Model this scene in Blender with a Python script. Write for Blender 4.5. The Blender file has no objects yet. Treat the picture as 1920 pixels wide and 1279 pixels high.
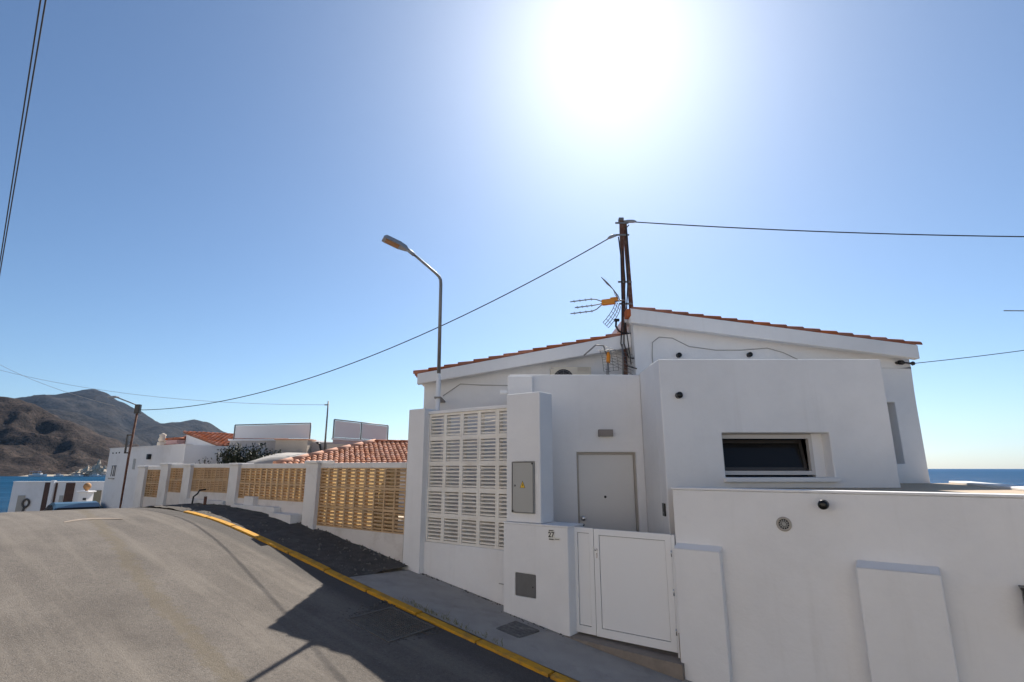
import bpy, bmesh, math, random
from mathutils import Vector, Matrix, noise, Euler
random.seed(7)
R = math.radians
SC = bpy.context.scene
COL = SC.collection

# ------------------------------------------------------------------ camera, sky, sun, exposure
# the eye is the origin: x right, y forward, z up; the sea lies 13 m below
cam_d = bpy.data.cameras.new('camera'); cam = bpy.data.objects.new('camera', cam_d); COL.objects.link(cam)
cam_d.sensor_width = 36.0; cam_d.lens = 18.75; cam_d.clip_start = 0.05; cam_d.clip_end = 60000
cam.location = (0, 0, 0); cam.rotation_euler = (R(90 + 13.387), 0, 0)
SC.camera = cam
SUN_AZ, SUN_EL = 12.4, 43.4
w = bpy.data.worlds.new('World'); SC.world = w; w.use_nodes = True
wn = w.node_tree; wn.nodes.clear()
sky = wn.nodes.new('ShaderNodeTexSky'); sky.sky_type = 'NISHITA'; sky.sun_disc = False
sky.sun_elevation = R(SUN_EL); sky.sun_rotation = R(SUN_AZ)
sky.altitude = 0; sky.air_density = 0.85; sky.dust_density = 0.58; sky.ozone_density = 5.5
bg = wn.nodes.new('ShaderNodeBackground'); bg.inputs['Strength'].default_value = 0.073
wo = wn.nodes.new('ShaderNodeOutputWorld')
gm = wn.nodes.new('ShaderNodeGamma'); gm.inputs['Gamma'].default_value = 1.08          # deep clear Mediterranean blue, the same all round
tn = wn.nodes.new('ShaderNodeMix'); tn.data_type = 'RGBA'; tn.blend_type = 'MULTIPLY'; tn.inputs['Factor'].default_value = 1.0; tn.inputs['B'].default_value = (1.0, 1.0, .92, 1)
wn.links.new(sky.outputs[0], gm.inputs[0]); wn.links.new(gm.outputs[0], tn.inputs['A']); wn.links.new(tn.outputs['Result'], bg.inputs[0]); wn.links.new(bg.outputs[0], wo.inputs[0])
sun_d = bpy.data.lights.new('sun', 'SUN'); sun = bpy.data.objects.new('sun', sun_d); COL.objects.link(sun)
sun_d.energy = 5.0; sun_d.angle = R(0.53); sun_d.color = (1.0, 0.93, 0.84)
sdir = Vector((math.sin(R(SUN_AZ))*math.cos(R(SUN_EL)), math.cos(R(SUN_AZ))*math.cos(R(SUN_EL)), math.sin(R(SUN_EL))))
sun.rotation_euler = sdir.to_track_quat('Z', 'Y').to_euler()
SC.view_settings.view_transform = 'Standard'; SC.view_settings.look = 'None'
SC.view_settings.gamma = 1.0; SC.view_settings.use_curve_mapping = False
SC.view_settings.exposure = 0.70
SC.render.engine = 'CYCLES'
SC.cycles.use_denoising = True
SC.cycles.max_bounces = 8; SC.cycles.diffuse_bounces = 5; SC.cycles.volume_bounces = 0
SC.cycles.sample_clamp_indirect = 8

# ------------------------------------------------------------------ street frame and helpers
CS, SN = 0.7986, 0.6018
ROT = math.atan2(-SN, CS)                       # local x = along the facade to the right, local y = away from the road
def F(s, n, z=0.0):                             # s runs up the street to the left, n from the road towards the houses
    return Vector((-CS*s + SN*n, SN*s + CS*n, z))
PROF = [(-30,-6.0),(-10,-3.6),(0,-2.5),(2,-2.25),(3.2,-2.11),(4,-2.0),(5,-1.86),(6,-1.71),(7,-1.56),(8,-1.40),(9,-1.24),(10,-1.1),
        (11,-.98),(12,-.9),(13,-.86),(14,-.86),(15,-.9),(17,-1.1),(20,-1.55),(25,-2.65),(30,-3.9),(40,-6.6),(60,-12.0),(90,-15.0)]
def G(s):
    if s <= PROF[0][0]: return PROF[0][1]
    for i in range(len(PROF)-1):
        a, b = PROF[i], PROF[i+1]
        if s <= b[0]:
            t = (s-a[0])/(b[0]-a[0]); p0 = PROF[max(i-1,0)]; p3 = PROF[min(i+2,len(PROF)-1)]
            m1 = (b[1]-p0[1])/(b[0]-p0[0]+1e-9)*(b[0]-a[0]); m2 = (p3[1]-a[1])/(p3[0]-a[0]+1e-9)*(b[0]-a[0])
            h = t*t*(3-2*t)
            return (2*t**3-3*t*t+1)*a[1]+(t**3-2*t*t+t)*m1+h*b[1]+(t**3-t*t)*m2
    return PROF[-1][1]
XS = 0.02
def road_z(s, n): return G(s) + XS*(5.1-n) - 0.014

class MB:
    """collects faces for one mesh"""
    def __init__(s): s.v = []; s.f = []; s.sm = []
    def add(s, vs, fs, smooth=False):
        o = len(s.v); s.v += [tuple(p) for p in vs]; s.f += [tuple(i+o for i in f) for f in fs]; s.sm += [smooth]*len(fs); return s
    def box(s, x0, x1, y0, y1, z0, z1, M=None):
        vs = [Vector(p) for p in ((x0,y0,z0),(x1,y0,z0),(x1,y1,z0),(x0,y1,z0),(x0,y0,z1),(x1,y0,z1),(x1,y1,z1),(x0,y1,z1))]
        if M is not None: vs = [M @ p for p in vs]
        return s.add(vs, [(0,3,2,1),(4,5,6,7),(0,1,5,4),(1,2,6,5),(2,3,7,6),(3,0,4,7)])
    def bevel_box(s, x0, x1, y0, y1, z0, z1, b=0.01, M=None):
        bm = bmesh.new(); bmesh.ops.create_cube(bm, size=1)
        for v in bm.verts: v.co = Vector(((x0+x1)/2+v.co.x*(x1-x0), (y0+y1)/2+v.co.y*(y1-y0), (z0+z1)/2+v.co.z*(z1-z0)))
        bmesh.ops.bevel(bm, geom=list(bm.edges), offset=b, segments=2, profile=.6, affect='EDGES')
        return s.bm(bm, M)
    def bm(s, bm, M=None, smooth=False):
        bm.verts.ensure_lookup_table(); bm.verts.index_update()
        vs = [(M @ v.co if M is not None else v.co.copy()) for v in bm.verts]
        s.add(vs, [tuple(v.index for v in f.verts) for f in bm.faces], smooth); bm.free(); return s
    def prism(s, poly, d, M=None):
        """poly: list of 3D points (planar, ccw seen from the front); d: extrusion vector"""
        n = len(poly); a = [Vector(p) for p in poly]; b = [p+Vector(d) for p in a]
        vs = a+b
        if M is not None: vs = [M @ p for p in vs]
        fs = [tuple(range(n)), tuple(range(2*n-1, n-1, -1))] + [(i, i+n, (i+1)%n+n, (i+1)%n) for i in range(n)]
        return s.add(vs, fs)
    def tube(s, pts, r, seg=8, cap=True):
        pts = [Vector(p) for p in pts]; rs = r if isinstance(r, (list, tuple)) else [r]*len(pts)
        rings = []; prev = None
        for i, p in enumerate(pts):
            d = (pts[min(i+1,len(pts)-1)]-pts[max(i-1,0)]).normalized()
            up = prev if prev is not None else (Vector((0,0,1)) if abs(d.z) < .9 else Vector((0,1,0)))
            a = d.cross(up).normalized(); b = a.cross(d).normalized(); prev = b
            rings.append([p + (a*math.cos(2*math.pi*k/seg)+b*math.sin(2*math.pi*k/seg))*rs[i] for k in range(seg)])
        vs = [q for rg in rings for q in rg]; fs = []
        for i in range(len(pts)-1):
            for k in range(seg):
                fs.append((i*seg+k, i*seg+(k+1)%seg, (i+1)*seg+(k+1)%seg, (i+1)*seg+k))
        s.add(vs, fs, True)
        if cap:
            o = len(s.v)-len(vs)
            s.f += [tuple(o+k for k in range(seg-1,-1,-1)), tuple(o+(len(pts)-1)*seg+k for k in range(seg))]; s.sm += [False, False]
        return s
    def lathe(s, prof, M=None, seg=20):
        vs = []; fs = []
        for (r, z) in prof:
            vs += [Vector((r*math.cos(2*math.pi*k/seg), r*math.sin(2*math.pi*k/seg), z)) for k in range(seg)]
        for i in range(len(prof)-1):
            for k in range(seg):
                fs.append((i*seg+k, i*seg+(k+1)%seg, (i+1)*seg+(k+1)%seg, (i+1)*seg+k))
        fs.append(tuple(range(seg-1,-1,-1))); fs.append(tuple((len(prof)-1)*seg+k for k in range(seg)))
        if M is not None: vs = [M @ p for p in vs]
        return s.add(vs, fs, True)
    def panel(s, x0, x1, z0, z1, y, t, holes):
        """a wall slab in the xz plane, front at y, thickness t, with rectangular holes"""
        xs = sorted({x0, x1, *[h[0] for h in holes], *[h[1] for h in holes]}); zs = sorted({z0, z1, *[h[2] for h in holes], *[h[3] for h in holes]})
        def hole(i, j):
            if i < 0 or j < 0 or i >= len(xs)-1 or j >= len(zs)-1: return True
            cx, cz = (xs[i]+xs[i+1])/2, (zs[j]+zs[j+1])/2
            return any(h[0] < cx < h[1] and h[2] < cz < h[3] for h in holes)
        for i in range(len(xs)-1):
            for j in range(len(zs)-1):
                if hole(i, j): continue
                a, b, c, d = xs[i], xs[i+1], zs[j], zs[j+1]
                s.add([(a,y,c),(b,y,c),(b,y,d),(a,y,d)], [(0,1,2,3)]); s.add([(a,y+t,c),(b,y+t,c),(b,y+t,d),(a,y+t,d)], [(3,2,1,0)])
                if hole(i-1,j): s.add([(a,y,c),(a,y,d),(a,y+t,d),(a,y+t,c)], [(0,1,2,3)])
                if hole(i+1,j): s.add([(b,y,c),(b,y+t,c),(b,y+t,d),(b,y,d)], [(0,1,2,3)])
                if hole(i,j-1): s.add([(a,y,c),(a,y+t,c),(b,y+t,c),(b,y,c)], [(0,1,2,3)])
                if hole(i,j+1): s.add([(a,y,d),(b,y,d),(b,y+t,d),(a,y+t,d)], [(0,1,2,3)])
        return s
    def mesh(s, name, mat):
        me = bpy.data.meshes.new(name); me.from_pydata(s.v, [], s.f); me.update()
        me.polygons.foreach_set('use_smooth', s.sm)
        if mat: me.materials.append(mat)
        return me
    def build(s, name, mat, parent=None, weld=False, loc=None, rz=0.0):
        me = s.mesh(name, mat)
        if weld:
            bm = bmesh.new(); bm.from_mesh(me); bmesh.ops.remove_doubles(bm, verts=bm.verts, dist=1e-4); bm.to_mesh(me); bm.free()
        return link(name, me, parent, loc, rz)
def link(name, me, parent=None, loc=None, rz=0.0):
    o = bpy.data.objects.new(name, me); COL.objects.link(o)
    if parent is not None: o.parent = parent
    if loc is not None: o.location = loc
    o.rotation_euler = (0, 0, rz)
    return o
def tag(o, label=None, cat=None, group=None, kind=None):
    for k, v in (('label', label), ('category', cat), ('group', group), ('kind', kind)):
        if v: o[k] = v
    return o
def thing(name, label, cat, loc=(0,0,0), rz=0.0, group=None):
    return tag(link(name, None, None, loc, rz), label, cat, group)
def street_thing(name, label, cat, s, n, z, group=None): return thing(name, label, cat, F(s, n, z), ROT, group)
def rot(ax, deg): return Matrix.Rotation(R(deg), 4, ax)
def tr(x, y, z): return Matrix.Translation((x, y, z))
FACE = rot('X', 90)                             # lathe axis z -> -y (towards the viewer)

# ------------------------------------------------------------------ materials
def mat(name, base, rough=.7, var=.08, scale=3.0, bump=.0, bscale=40., metal=0., spec=.5, dirt=None, dscale=1.2, damt=.35, rnd=0., coat=0., detail=5):
    m = bpy.data.materials.new(name); m.use_nodes = True; nt = m.node_tree; N = nt.nodes; L = nt.links
    p = N['Principled BSDF']; p.inputs['Roughness'].default_value = rough; p.inputs['Metallic'].default_value = metal
    p.inputs['Specular IOR Level'].default_value = spec; p.inputs['Coat Weight'].default_value = coat
    tc = N.new('ShaderNodeTexCoord')
    geo = N.new('ShaderNodeNewGeometry')
    n1 = N.new('ShaderNodeTexNoise'); n1.inputs['Scale'].default_value = scale; n1.inputs['Detail'].default_value = detail
    L.new(geo.outputs['Position'], n1.inputs['Vector'])
    mx = N.new('ShaderNodeMix'); mx.data_type = 'RGBA'; mx.blend_type = 'MIX'
    lo = [max(0, c*(1-var*1.6)) for c in base]; hi = [min(1, c*(1+var*1.6)) for c in base]
    mx.inputs['A'].default_value = (*lo, 1); mx.inputs['B'].default_value = (*hi, 1)
    L.new(n1.outputs['Fac'], mx.inputs['Factor']); out = mx.outputs['Result']
    if dirt:
        n2 = N.new('ShaderNodeTexNoise'); n2.inputs['Scale'].default_value = dscale; n2.inputs['Detail'].default_value = 8; n2.inputs['Roughness'].default_value = .65
        L.new(geo.outputs['Position'], n2.inputs['Vector'])
        rp = N.new('ShaderNodeValToRGB'); rp.color_ramp.elements[0].position = .5; rp.color_ramp.elements[1].position = .75
        L.new(n2.outputs['Fac'], rp.inputs['Fac'])
        ml = N.new('ShaderNodeMath'); ml.operation = 'MULTIPLY'; ml.inputs[1].default_value = damt; L.new(rp.outputs['Color'], ml.inputs[0])
        m2 = N.new('ShaderNodeMix'); m2.data_type = 'RGBA'; m2.inputs['B'].default_value = (*dirt, 1)
        L.new(out, m2.inputs['A']); L.new(ml.outputs[0], m2.inputs['Factor']); out = m2.outputs['Result']
    if rnd:
        oi = N.new('ShaderNodeObjectInfo'); hs = N.new('ShaderNodeHueSaturation')
        mr = N.new('ShaderNodeMapRange'); mr.inputs['To Min'].default_value = 1-rnd; mr.inputs['To Max'].default_value = 1+rnd
        L.new(oi.outputs['Random'], mr.inputs['Value']); L.new(mr.outputs[0], hs.inputs['Value'])
        mr2 = N.new('ShaderNodeMapRange'); mr2.inputs['To Min'].default_value = 1-rnd*.9; mr2.inputs['To Max'].default_value = 1+rnd*.4
        ms = N.new('ShaderNodeMath'); ms.operation = 'FRACT'; mm = N.new('ShaderNodeMath'); mm.operation = 'MULTIPLY'; mm.inputs[1].default_value = 7.13
        L.new(oi.outputs['Random'], mm.inputs[0]); L.new(mm.outputs[0], ms.inputs[0]); L.new(ms.outputs[0], mr2.inputs['Value']); L.new(mr2.outputs[0], hs.inputs['Saturation'])
        L.new(out, hs.inputs['Color']); out = hs.outputs['Color']
    L.new(out, p.inputs['Base Color'])
    if bump:
        n3 = N.new('ShaderNodeTexNoise'); n3.inputs['Scale'].default_value = bscale; n3.inputs['Detail'].default_value = 6
        L.new(geo.outputs['Position'], n3.inputs['Vector'])
        b = N.new('ShaderNodeBump'); b.inputs['Strength'].default_value = bump; b.inputs['Distance'].default_value = .02
        L.new(n3.outputs['Fac'], b.inputs['Height']); L.new(b.outputs[0], p.inputs['Normal'])
    return m
M = {}
def stucco(name, base, streak, amt):
    m = bpy.data.materials.new(name); m.use_nodes = True; nt = m.node_tree; N = nt.nodes; L = nt.links
    p = N['Principled BSDF']; p.inputs['Roughness'].default_value = .85; p.inputs['Specular IOR Level'].default_value = .25
    geo = N.new('ShaderNodeNewGeometry')
    def nz(sc, det=5, ro=.6, st=None):
        n = N.new('ShaderNodeTexNoise'); n.inputs['Scale'].default_value = sc; n.inputs['Detail'].default_value = det; n.inputs['Roughness'].default_value = ro
        if st:
            mp = N.new('ShaderNodeMapping'); mp.inputs['Scale'].default_value = st; L.new(geo.outputs['Position'], mp.inputs['Vector']); L.new(mp.outputs[0], n.inputs['Vector'])
        else: L.new(geo.outputs['Position'], n.inputs['Vector'])
        return n.outputs['Fac']
    def mr(f, lo, hi, to=1.0):
        n = N.new('ShaderNodeMapRange'); n.inputs['From Min'].default_value = lo; n.inputs['From Max'].default_value = hi; n.inputs['To Max'].default_value = to; L.new(f, n.inputs['Value']); return n.outputs[0]
    def mix(a, col, f):
        n = N.new('ShaderNodeMix'); n.data_type = 'RGBA'; n.inputs['B'].default_value = (*col,1); L.new(f, n.inputs['Factor'])
        if isinstance(a, tuple): n.inputs['A'].default_value = (*a,1)
        else: L.new(a, n.inputs['A'])
        return n.outputs['Result']
    def mul(a, b_):
        n = N.new('ShaderNodeMath'); n.operation = 'MULTIPLY'; L.new(a, n.inputs[0]); L.new(b_, n.inputs[1]); return n.outputs[0]
    c = mix(base, tuple(v*.93 for v in base), mr(nz(1.1, 6, .65), .4, .68))
    c = mix(c, streak, mul(mr(nz(1, 6, .6, (7,7,.35)), .55, .78, amt), mr(nz(.9, 3), .42, .62)))       # faint rain streaks
    c = mix(c, tuple(v*.8 for v in streak), mr(nz(9, 8, .8), .66, .76, amt*.9))                          # scuffs and specks
    L.new(c, p.inputs['Base Color'])
    b1 = N.new('ShaderNodeBump'); b1.inputs['Strength'].default_value = .35; b1.inputs['Distance'].default_value = .05; L.new(nz(2.6, 3, .5), b1.inputs['Height'])
    b2 = N.new('ShaderNodeBump'); b2.inputs['Strength'].default_value = .3; b2.inputs['Distance'].default_value = .012; L.new(nz(30, 6, .65), b2.inputs['Height']); L.new(b1.outputs[0], b2.inputs['Normal'])
    L.new(b2.outputs[0], p.inputs['Normal']); return m
M['stucco'] = stucco('white_stucco', (.80,.79,.78), (.52,.49,.45), .22)
M['stucco_far'] = mat('white_render_far', (.78,.77,.76), .85, .03, 1.5, .2, 14, dirt=(.5,.46,.42), dscale=1.1, damt=.35, spec=.25)
M['cream'] = mat('cream_render', (.62,.54,.44), .85, .06, 2.0, .2, 18, dirt=(.4,.34,.28), damt=.4, spec=.25)
M['grey_wall'] = mat('grey_render', (.50,.46,.43), .85, .07, 2.0, .2, 18, dirt=(.3,.27,.25), damt=.5, spec=.25)
M['post'] = mat('white_painted_post', (.74,.72,.69), .8, .04, 3.0, .2, 30, dirt=(.42,.37,.31), dscale=2.2, damt=.4, spec=.25)
M['basewall'] = mat('stained_white_base', (.70,.65,.60), .85, .05, 3.0, .25, 30, dirt=(.40,.33,.27), dscale=2.6, damt=.5, spec=.25)
M['louvre_w'] = mat('cream_louvre', (.80,.76,.69), .7, .04, 6, .15, 40, dirt=(.5,.43,.34), dscale=3.5, damt=.4, rnd=.06, spec=.3)
M['louvre_y'] = mat('sand_yellow_louvre', (.55,.37,.205), .75, .12, 6, .12, 40, dirt=(.30,.20,.11), dscale=3, damt=.5, rnd=.12, spec=.3)
M['tile'] = mat('terracotta_tile', (.40,.125,.055), .85, .18, 9, .2, 60, dirt=(.16,.07,.045), dscale=6, damt=.4, rnd=.22, spec=.25)
M['tile_pale'] = mat('weathered_terracotta_tile', (.60,.285,.17), .85, .14, 9, .2, 60, dirt=(.55,.42,.33), dscale=6, damt=.5, rnd=.2, spec=.25)
M['deck'] = mat('roof_deck', (.22,.10,.06), .9, .1, 4)
M['concrete'] = mat('concrete_pavement', (.35,.32,.285), .9, .12, 4, .3, 60, dirt=(.17,.155,.14), dscale=1.7, damt=.75)
M['yellow'] = mat('yellow_kerb_paint', (.56,.275,.010), .8, .16, 8, .3, 70, dirt=(.15,.10,.05), dscale=7, damt=.85)
M['verge'] = mat('dirty_verge', (.075,.066,.056), .95, .35, 7, .8, 40, dirt=(.13,.115,.09), dscale=6, damt=.7)
M['gravel'] = mat('loose_stone', (.20,.18,.15), .95, .3, 12, rnd=.4)
M['iron'] = mat('cast_iron', (.115,.105,.092), .7, .3, 20, .4, 60, metal=.3, dirt=(.12,.09,.06), dscale=8, damt=.5)
M['steel_grey'] = mat('grey_steel_hatch', (.16,.16,.16), .5, .06, 10, .05, 60, metal=.3, dirt=(.1,.09,.08), dscale=6, damt=.3)
M['cabinet'] = mat('grey_polyester_cabinet', (.40,.395,.37), .55, .03, 5, .05, 80)
M['alu'] = mat('white_lacquered_aluminium', (.80,.80,.80), .35, .01, 3, spec=.5)
M['door'] = mat('beige_grey_door', (.66,.645,.62), .5, .02, 3)
M['doorframe'] = mat('dark_beige_frame', (.40,.36,.31), .6, .04, 5)
M['chrome'] = mat('chrome', (.7,.7,.7), .18, .02, 5, metal=1.)
M['black'] = mat('black_plastic', (.012,.012,.014), .35, .05, 5)
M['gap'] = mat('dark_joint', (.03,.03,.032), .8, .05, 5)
M['stone'] = mat('brown_stone_step', (.24,.20,.165), .7, .15, 12, .2, 50, dirt=(.12,.10,.08), dscale=4, damt=.4)
M['lampbox'] = mat('taupe_lamp_housing', (.25,.215,.19), .6, .03, 5)
M['rust'] = mat('rusty_iron', (.13,.055,.035), .85, .35, 14, .3, 60, dirt=(.30,.20,.13), dscale=9, damt=.7)
M['galv'] = mat('galvanised_steel', (.22,.21,.20), .5, .1, 10, metal=.5, dirt=(.20,.13,.08), dscale=7, damt=.4)
M['orange'] = mat('orange_plastic', (.72,.26,.02), .5, .08, 8)
M['cable'] = mat('black_cable', (.02,.02,.022), .6, .1, 8)
M['cable_grey'] = mat('grey_cable', (.35,.34,.33), .6, .1, 8)
M['lens'] = mat('amber_lamp_lens', (.30,.15,.05), .25, .15, 12)
M['headgrey'] = mat('grey_lamp_head', (.28,.30,.33), .45, .06, 8, metal=.2)
M['wood'] = mat('dark_brown_wood', (.085,.042,.028), .7, .25, 9, .2, 50)
M['tan'] = mat('tan_terrace_floor', (.42,.32,.215), .8, .12, 5, .2, 40)
M['patio'] = mat('warm_patio_floor', (.58,.47,.34), .85, .1, 4, .2, 40)
M['earth'] = mat('dry_earth', (.24,.20,.15), .95, .3, .3, .5, 4, dirt=(.12,.11,.06), dscale=.15, damt=.6)
M['screen'] = mat('white_windbreak_sheet', (.66,.66,.67), .35, .04, 2, .05, 8)
M['tarp'] = mat('pale_tarpaulin', (.36,.34,.31), .7, .1, 4, .3, 8)
M['leaf'] = mat('dark_shrub_leaf', (.022,.03,.014), .7, .3, 10, rnd=.0)
M['twig'] = mat('dry_twig', (.12,.09,.07), .9, .2, 20)
M['rock'] = mat('pale_rock', (.46,.38,.29), .9, .2, .15, .8, .6, dirt=(.3,.27,.22), dscale=.1, damt=.6)
M['sand'] = mat('shore_sand', (.36,.31,.24), .9, .15, .05)
M['carpaint'] = mat('blue_car_paint', (.006,.04,.07), .4, .05, 3, metal=0., coat=.25)
M['rubber'] = mat('tyre_rubber', (.02,.02,.02), .85, .1, 8)
M['boatwhite'] = mat('white_gelcoat', (.80,.80,.80), .3, .02, 1)
M['boatblue'] = mat('blue_boat_trim', (.05,.16,.36), .4, .05, 1)
M['plate'] = mat('white_ceramic_plate', (.72,.70,.64), .3, .02, 5)
M['ink'] = mat('black_print', (.02,.02,.02), .6, .05, 5)
M['warn'] = mat('warning_yellow', (.80,.50,.02), .5, .03, 5)
M['terracotta'] = mat('terracotta_ball', (.42,.22,.09), .8, .2, 8)
M['olive'] = mat('olive_door', (.25,.22,.15), .7, .1, 8)  # even olive brown of the narrow door in the lower wall

M['sash'] = mat('dark_bronze_sash', (.05,.042,.036), .45, .05, 5)
def glass(name, col, rough=.05, alpha=None):
    m = bpy.data.materials.new(name); m.use_nodes = True; p = m.node_tree.nodes['Principled BSDF']
    p.inputs['Base Color'].default_value = (*col, 1); p.inputs['Roughness'].default_value = rough; p.inputs['IOR'].default_value = 1.5
    return m
M['glass'] = glass('dark_window_glass', (.016,.015,.014), .08); M['glass'].node_tree.nodes['Principled BSDF'].inputs['Specular IOR Level'].default_value = .28

def reed_material():  # translucent mat, added for the warm glow between the fence slats
    m = bpy.data.materials.new('added_reed_matting'); m.use_nodes = True; nt = m.node_tree; N = nt.nodes; L = nt.links; N.clear()
    geo = N.new('ShaderNodeNewGeometry'); mp = N.new('ShaderNodeMapping'); mp.inputs['Scale'].default_value = (22,22,1.2); L.new(geo.outputs['Position'], mp.inputs['Vector'])
    n = N.new('ShaderNodeTexNoise'); n.inputs['Scale'].default_value = 1; n.inputs['Detail'].default_value = 4; L.new(mp.outputs[0], n.inputs['Vector'])
    mx = N.new('ShaderNodeMix'); mx.data_type = 'RGBA'; mx.inputs['A'].default_value = (.30,.19,.085,1); mx.inputs['B'].default_value = (.62,.46,.24,1); L.new(n.outputs['Fac'], mx.inputs['Factor'])
    d = N.new('ShaderNodeBsdfDiffuse'); t = N.new('ShaderNodeBsdfTranslucent'); ms = N.new('ShaderNodeMixShader'); ms.inputs[0].default_value = .55; o = N.new('ShaderNodeOutputMaterial')
    L.new(mx.outputs['Result'], d.inputs[0]); L.new(mx.outputs['Result'], t.inputs[0]); L.new(d.outputs[0], ms.inputs[1]); L.new(t.outputs[0], ms.inputs[2]); L.new(ms.outputs[0], o.inputs[0])
    return m
M['reed'] = reed_material()
def road_material():
    m = bpy.data.materials.new('worn_asphalt'); m.use_nodes = True; nt = m.node_tree; N = nt.nodes; L = nt.links
    p = N['Principled BSDF']; p.inputs['Roughness'].default_value = .9; p.inputs['Specular IOR Level'].default_value = .25
    geo = N.new('ShaderNodeNewGeometry'); pos = geo.outputs['Position']
    uv = N.new('ShaderNodeUVMap'); uv.uv_map = 'sn'; sep = N.new('ShaderNodeSeparateXYZ'); L.new(uv.outputs[0], sep.inputs[0])
    S_, N_ = sep.outputs[0], sep.outputs[1]
    def noise_(sc, det=5, ro=.6, vec=pos):
        n = N.new('ShaderNodeTexNoise'); n.inputs['Scale'].default_value = sc; n.inputs['Detail'].default_value = det; n.inputs['Roughness'].default_value = ro
        L.new(vec, n.inputs['Vector']); return n.outputs['Fac']
    def math_(op, a, b=None, c=None):
        n = N.new('ShaderNodeMath'); n.operation = op
        for i, v in enumerate((a, b, c)):
            if v is None: continue
            if isinstance(v, (int, float)): n.inputs[i].default_value = v
            else: L.new(v, n.inputs[i])
        return n.outputs[0]
    def ramp(f, a, b):
        n = N.new('ShaderNodeMapRange'); n.clamp = True; n.inputs['From Min'].default_value = a; n.inputs['From Max'].default_value = b; L.new(f, n.inputs['Value']); return n.outputs[0]
    def mixc(A, col, fac):
        n = N.new('ShaderNodeMix'); n.data_type = 'RGBA'; L.new(fac, n.inputs['Factor'])
        if isinstance(A, tuple): n.inputs['A'].default_value = (*A, 1)
        else: L.new(A, n.inputs['A'])
        n.inputs['B'].default_value = (*col, 1); return n.outputs['Result']
    c = mixc((.104,.090,.077), (.168,.148,.127), ramp(noise_(.8, 8, .7), .32, .68))
    c = mixc(c, (.08,.073,.067), math_('MULTIPLY', ramp(noise_(26, 4, .8), .48, .66), .75))        # aggregate
    c = mixc(c, (.20,.183,.165), math_('MULTIPLY', ramp(noise_(44, 3, .8), .54, .68), .75))
    # stretched wheel polish along the street
    mp = N.new('ShaderNodeMapping'); mp.inputs['Scale'].default_value = (.12, 1.6, 1); L.new(uv.outputs[0], mp.inputs['Vector'])
    c = mixc(c, (.215,.19,.16), math_('MULTIPLY', ramp(noise_(1.6, 4, .6, mp.outputs[0]), .48, .68), .6))
    mp2 = N.new('ShaderNodeMapping'); mp2.inputs['Scale'].default_value = (.3, 2.6, 1); mp2.inputs['Location'].default_value = (3, 7, 0); L.new(uv.outputs[0], mp2.inputs['Vector'])
    c = mixc(c, (.085,.072,.06), math_('MULTIPLY', ramp(noise_(1.1, 7, .7, mp2.outputs[0]), .52, .7), .28))
    wob = math_('MULTIPLY', math_('SUBTRACT', noise_(1.3, 4), .5), .18)
    def seam(n0, k, q, width, col, amt, rag=0):
        # centre line n = n0 + k*(s-8) + q*(s-8)^2
        ds = math_('SUBTRACT', S_, 8.0)
        ctr = math_('ADD', math_('ADD', math_('MULTIPLY', ds, k), n0), math_('MULTIPLY', math_('MULTIPLY', ds, ds), q))
        d = math_('ABSOLUTE', math_('ADD', math_('SUBTRACT', N_, ctr), wob))
        if rag: d = math_('ADD', d, math_('MULTIPLY', math_('SUBTRACT', noise_(9, 4), .5), rag))
        f = math_('SUBTRACT', 1.0, ramp(d, width*.5, width))
        return mixc(c, col, math_('MULTIPLY', f, amt))
    c = seam(2.97, .11, .006, .12, (.125,.10,.06), .42, .34)
    c = seam(1.2, .05, .0, .03, (.06,.055,.05), .5)
    c = mixc(c, (.045,.042,.04), math_('MULTIPLY', ramp(noise_(5, 8, .75), .66, .74), .5))         # pocks
    # cracks
    vo = N.new('ShaderNodeTexVoronoi'); vo.feature = 'DISTANCE_TO_EDGE'; vo.inputs['Scale'].default_value = .55
    wv = N.new('ShaderNodeVectorMath'); wv.operation = 'ADD'; nn = N.new('ShaderNodeTexNoise'); nn.inputs['Scale'].default_value = 2.0; nn.inputs['Detail'].default_value = 5
    L.new(pos, nn.inputs['Vector']); L.new(pos, wv.inputs[0]); L.new(nn.outputs['Color'], wv.inputs[1]); L.new(wv.outputs[0], vo.inputs['Vector'])
    crk = math_('MULTIPLY', math_('SUBTRACT', 1.0, ramp(vo.outputs['Distance'], .002, .009)), ramp(noise_(.7, 3), .56, .66))
    c = mixc(c, (.06,.053,.047), math_('MULTIPLY', crk, .05))
    # darker band beside the kerb, deepening the shade there in the colour
    kerb_shade = ramp(math_('ADD', N_, math_('MULTIPLY', wob, .6)), 4.72, 4.86)
    c = mixc(c, (.06,.056,.053), math_('MULTIPLY', kerb_shade, .6))
    L.new(c, p.inputs['Base Color'])
    b = N.new('ShaderNodeBump'); b.inputs['Strength'].default_value = .8; b.inputs['Distance'].default_value = .014
    L.new(math_('ADD', noise_(70, 3, .7), math_('MULTIPLY', crk, -.3)), b.inputs['Height']); L.new(b.outputs[0], p.inputs['Normal'])
    return m
M['road'] = road_material()

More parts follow.
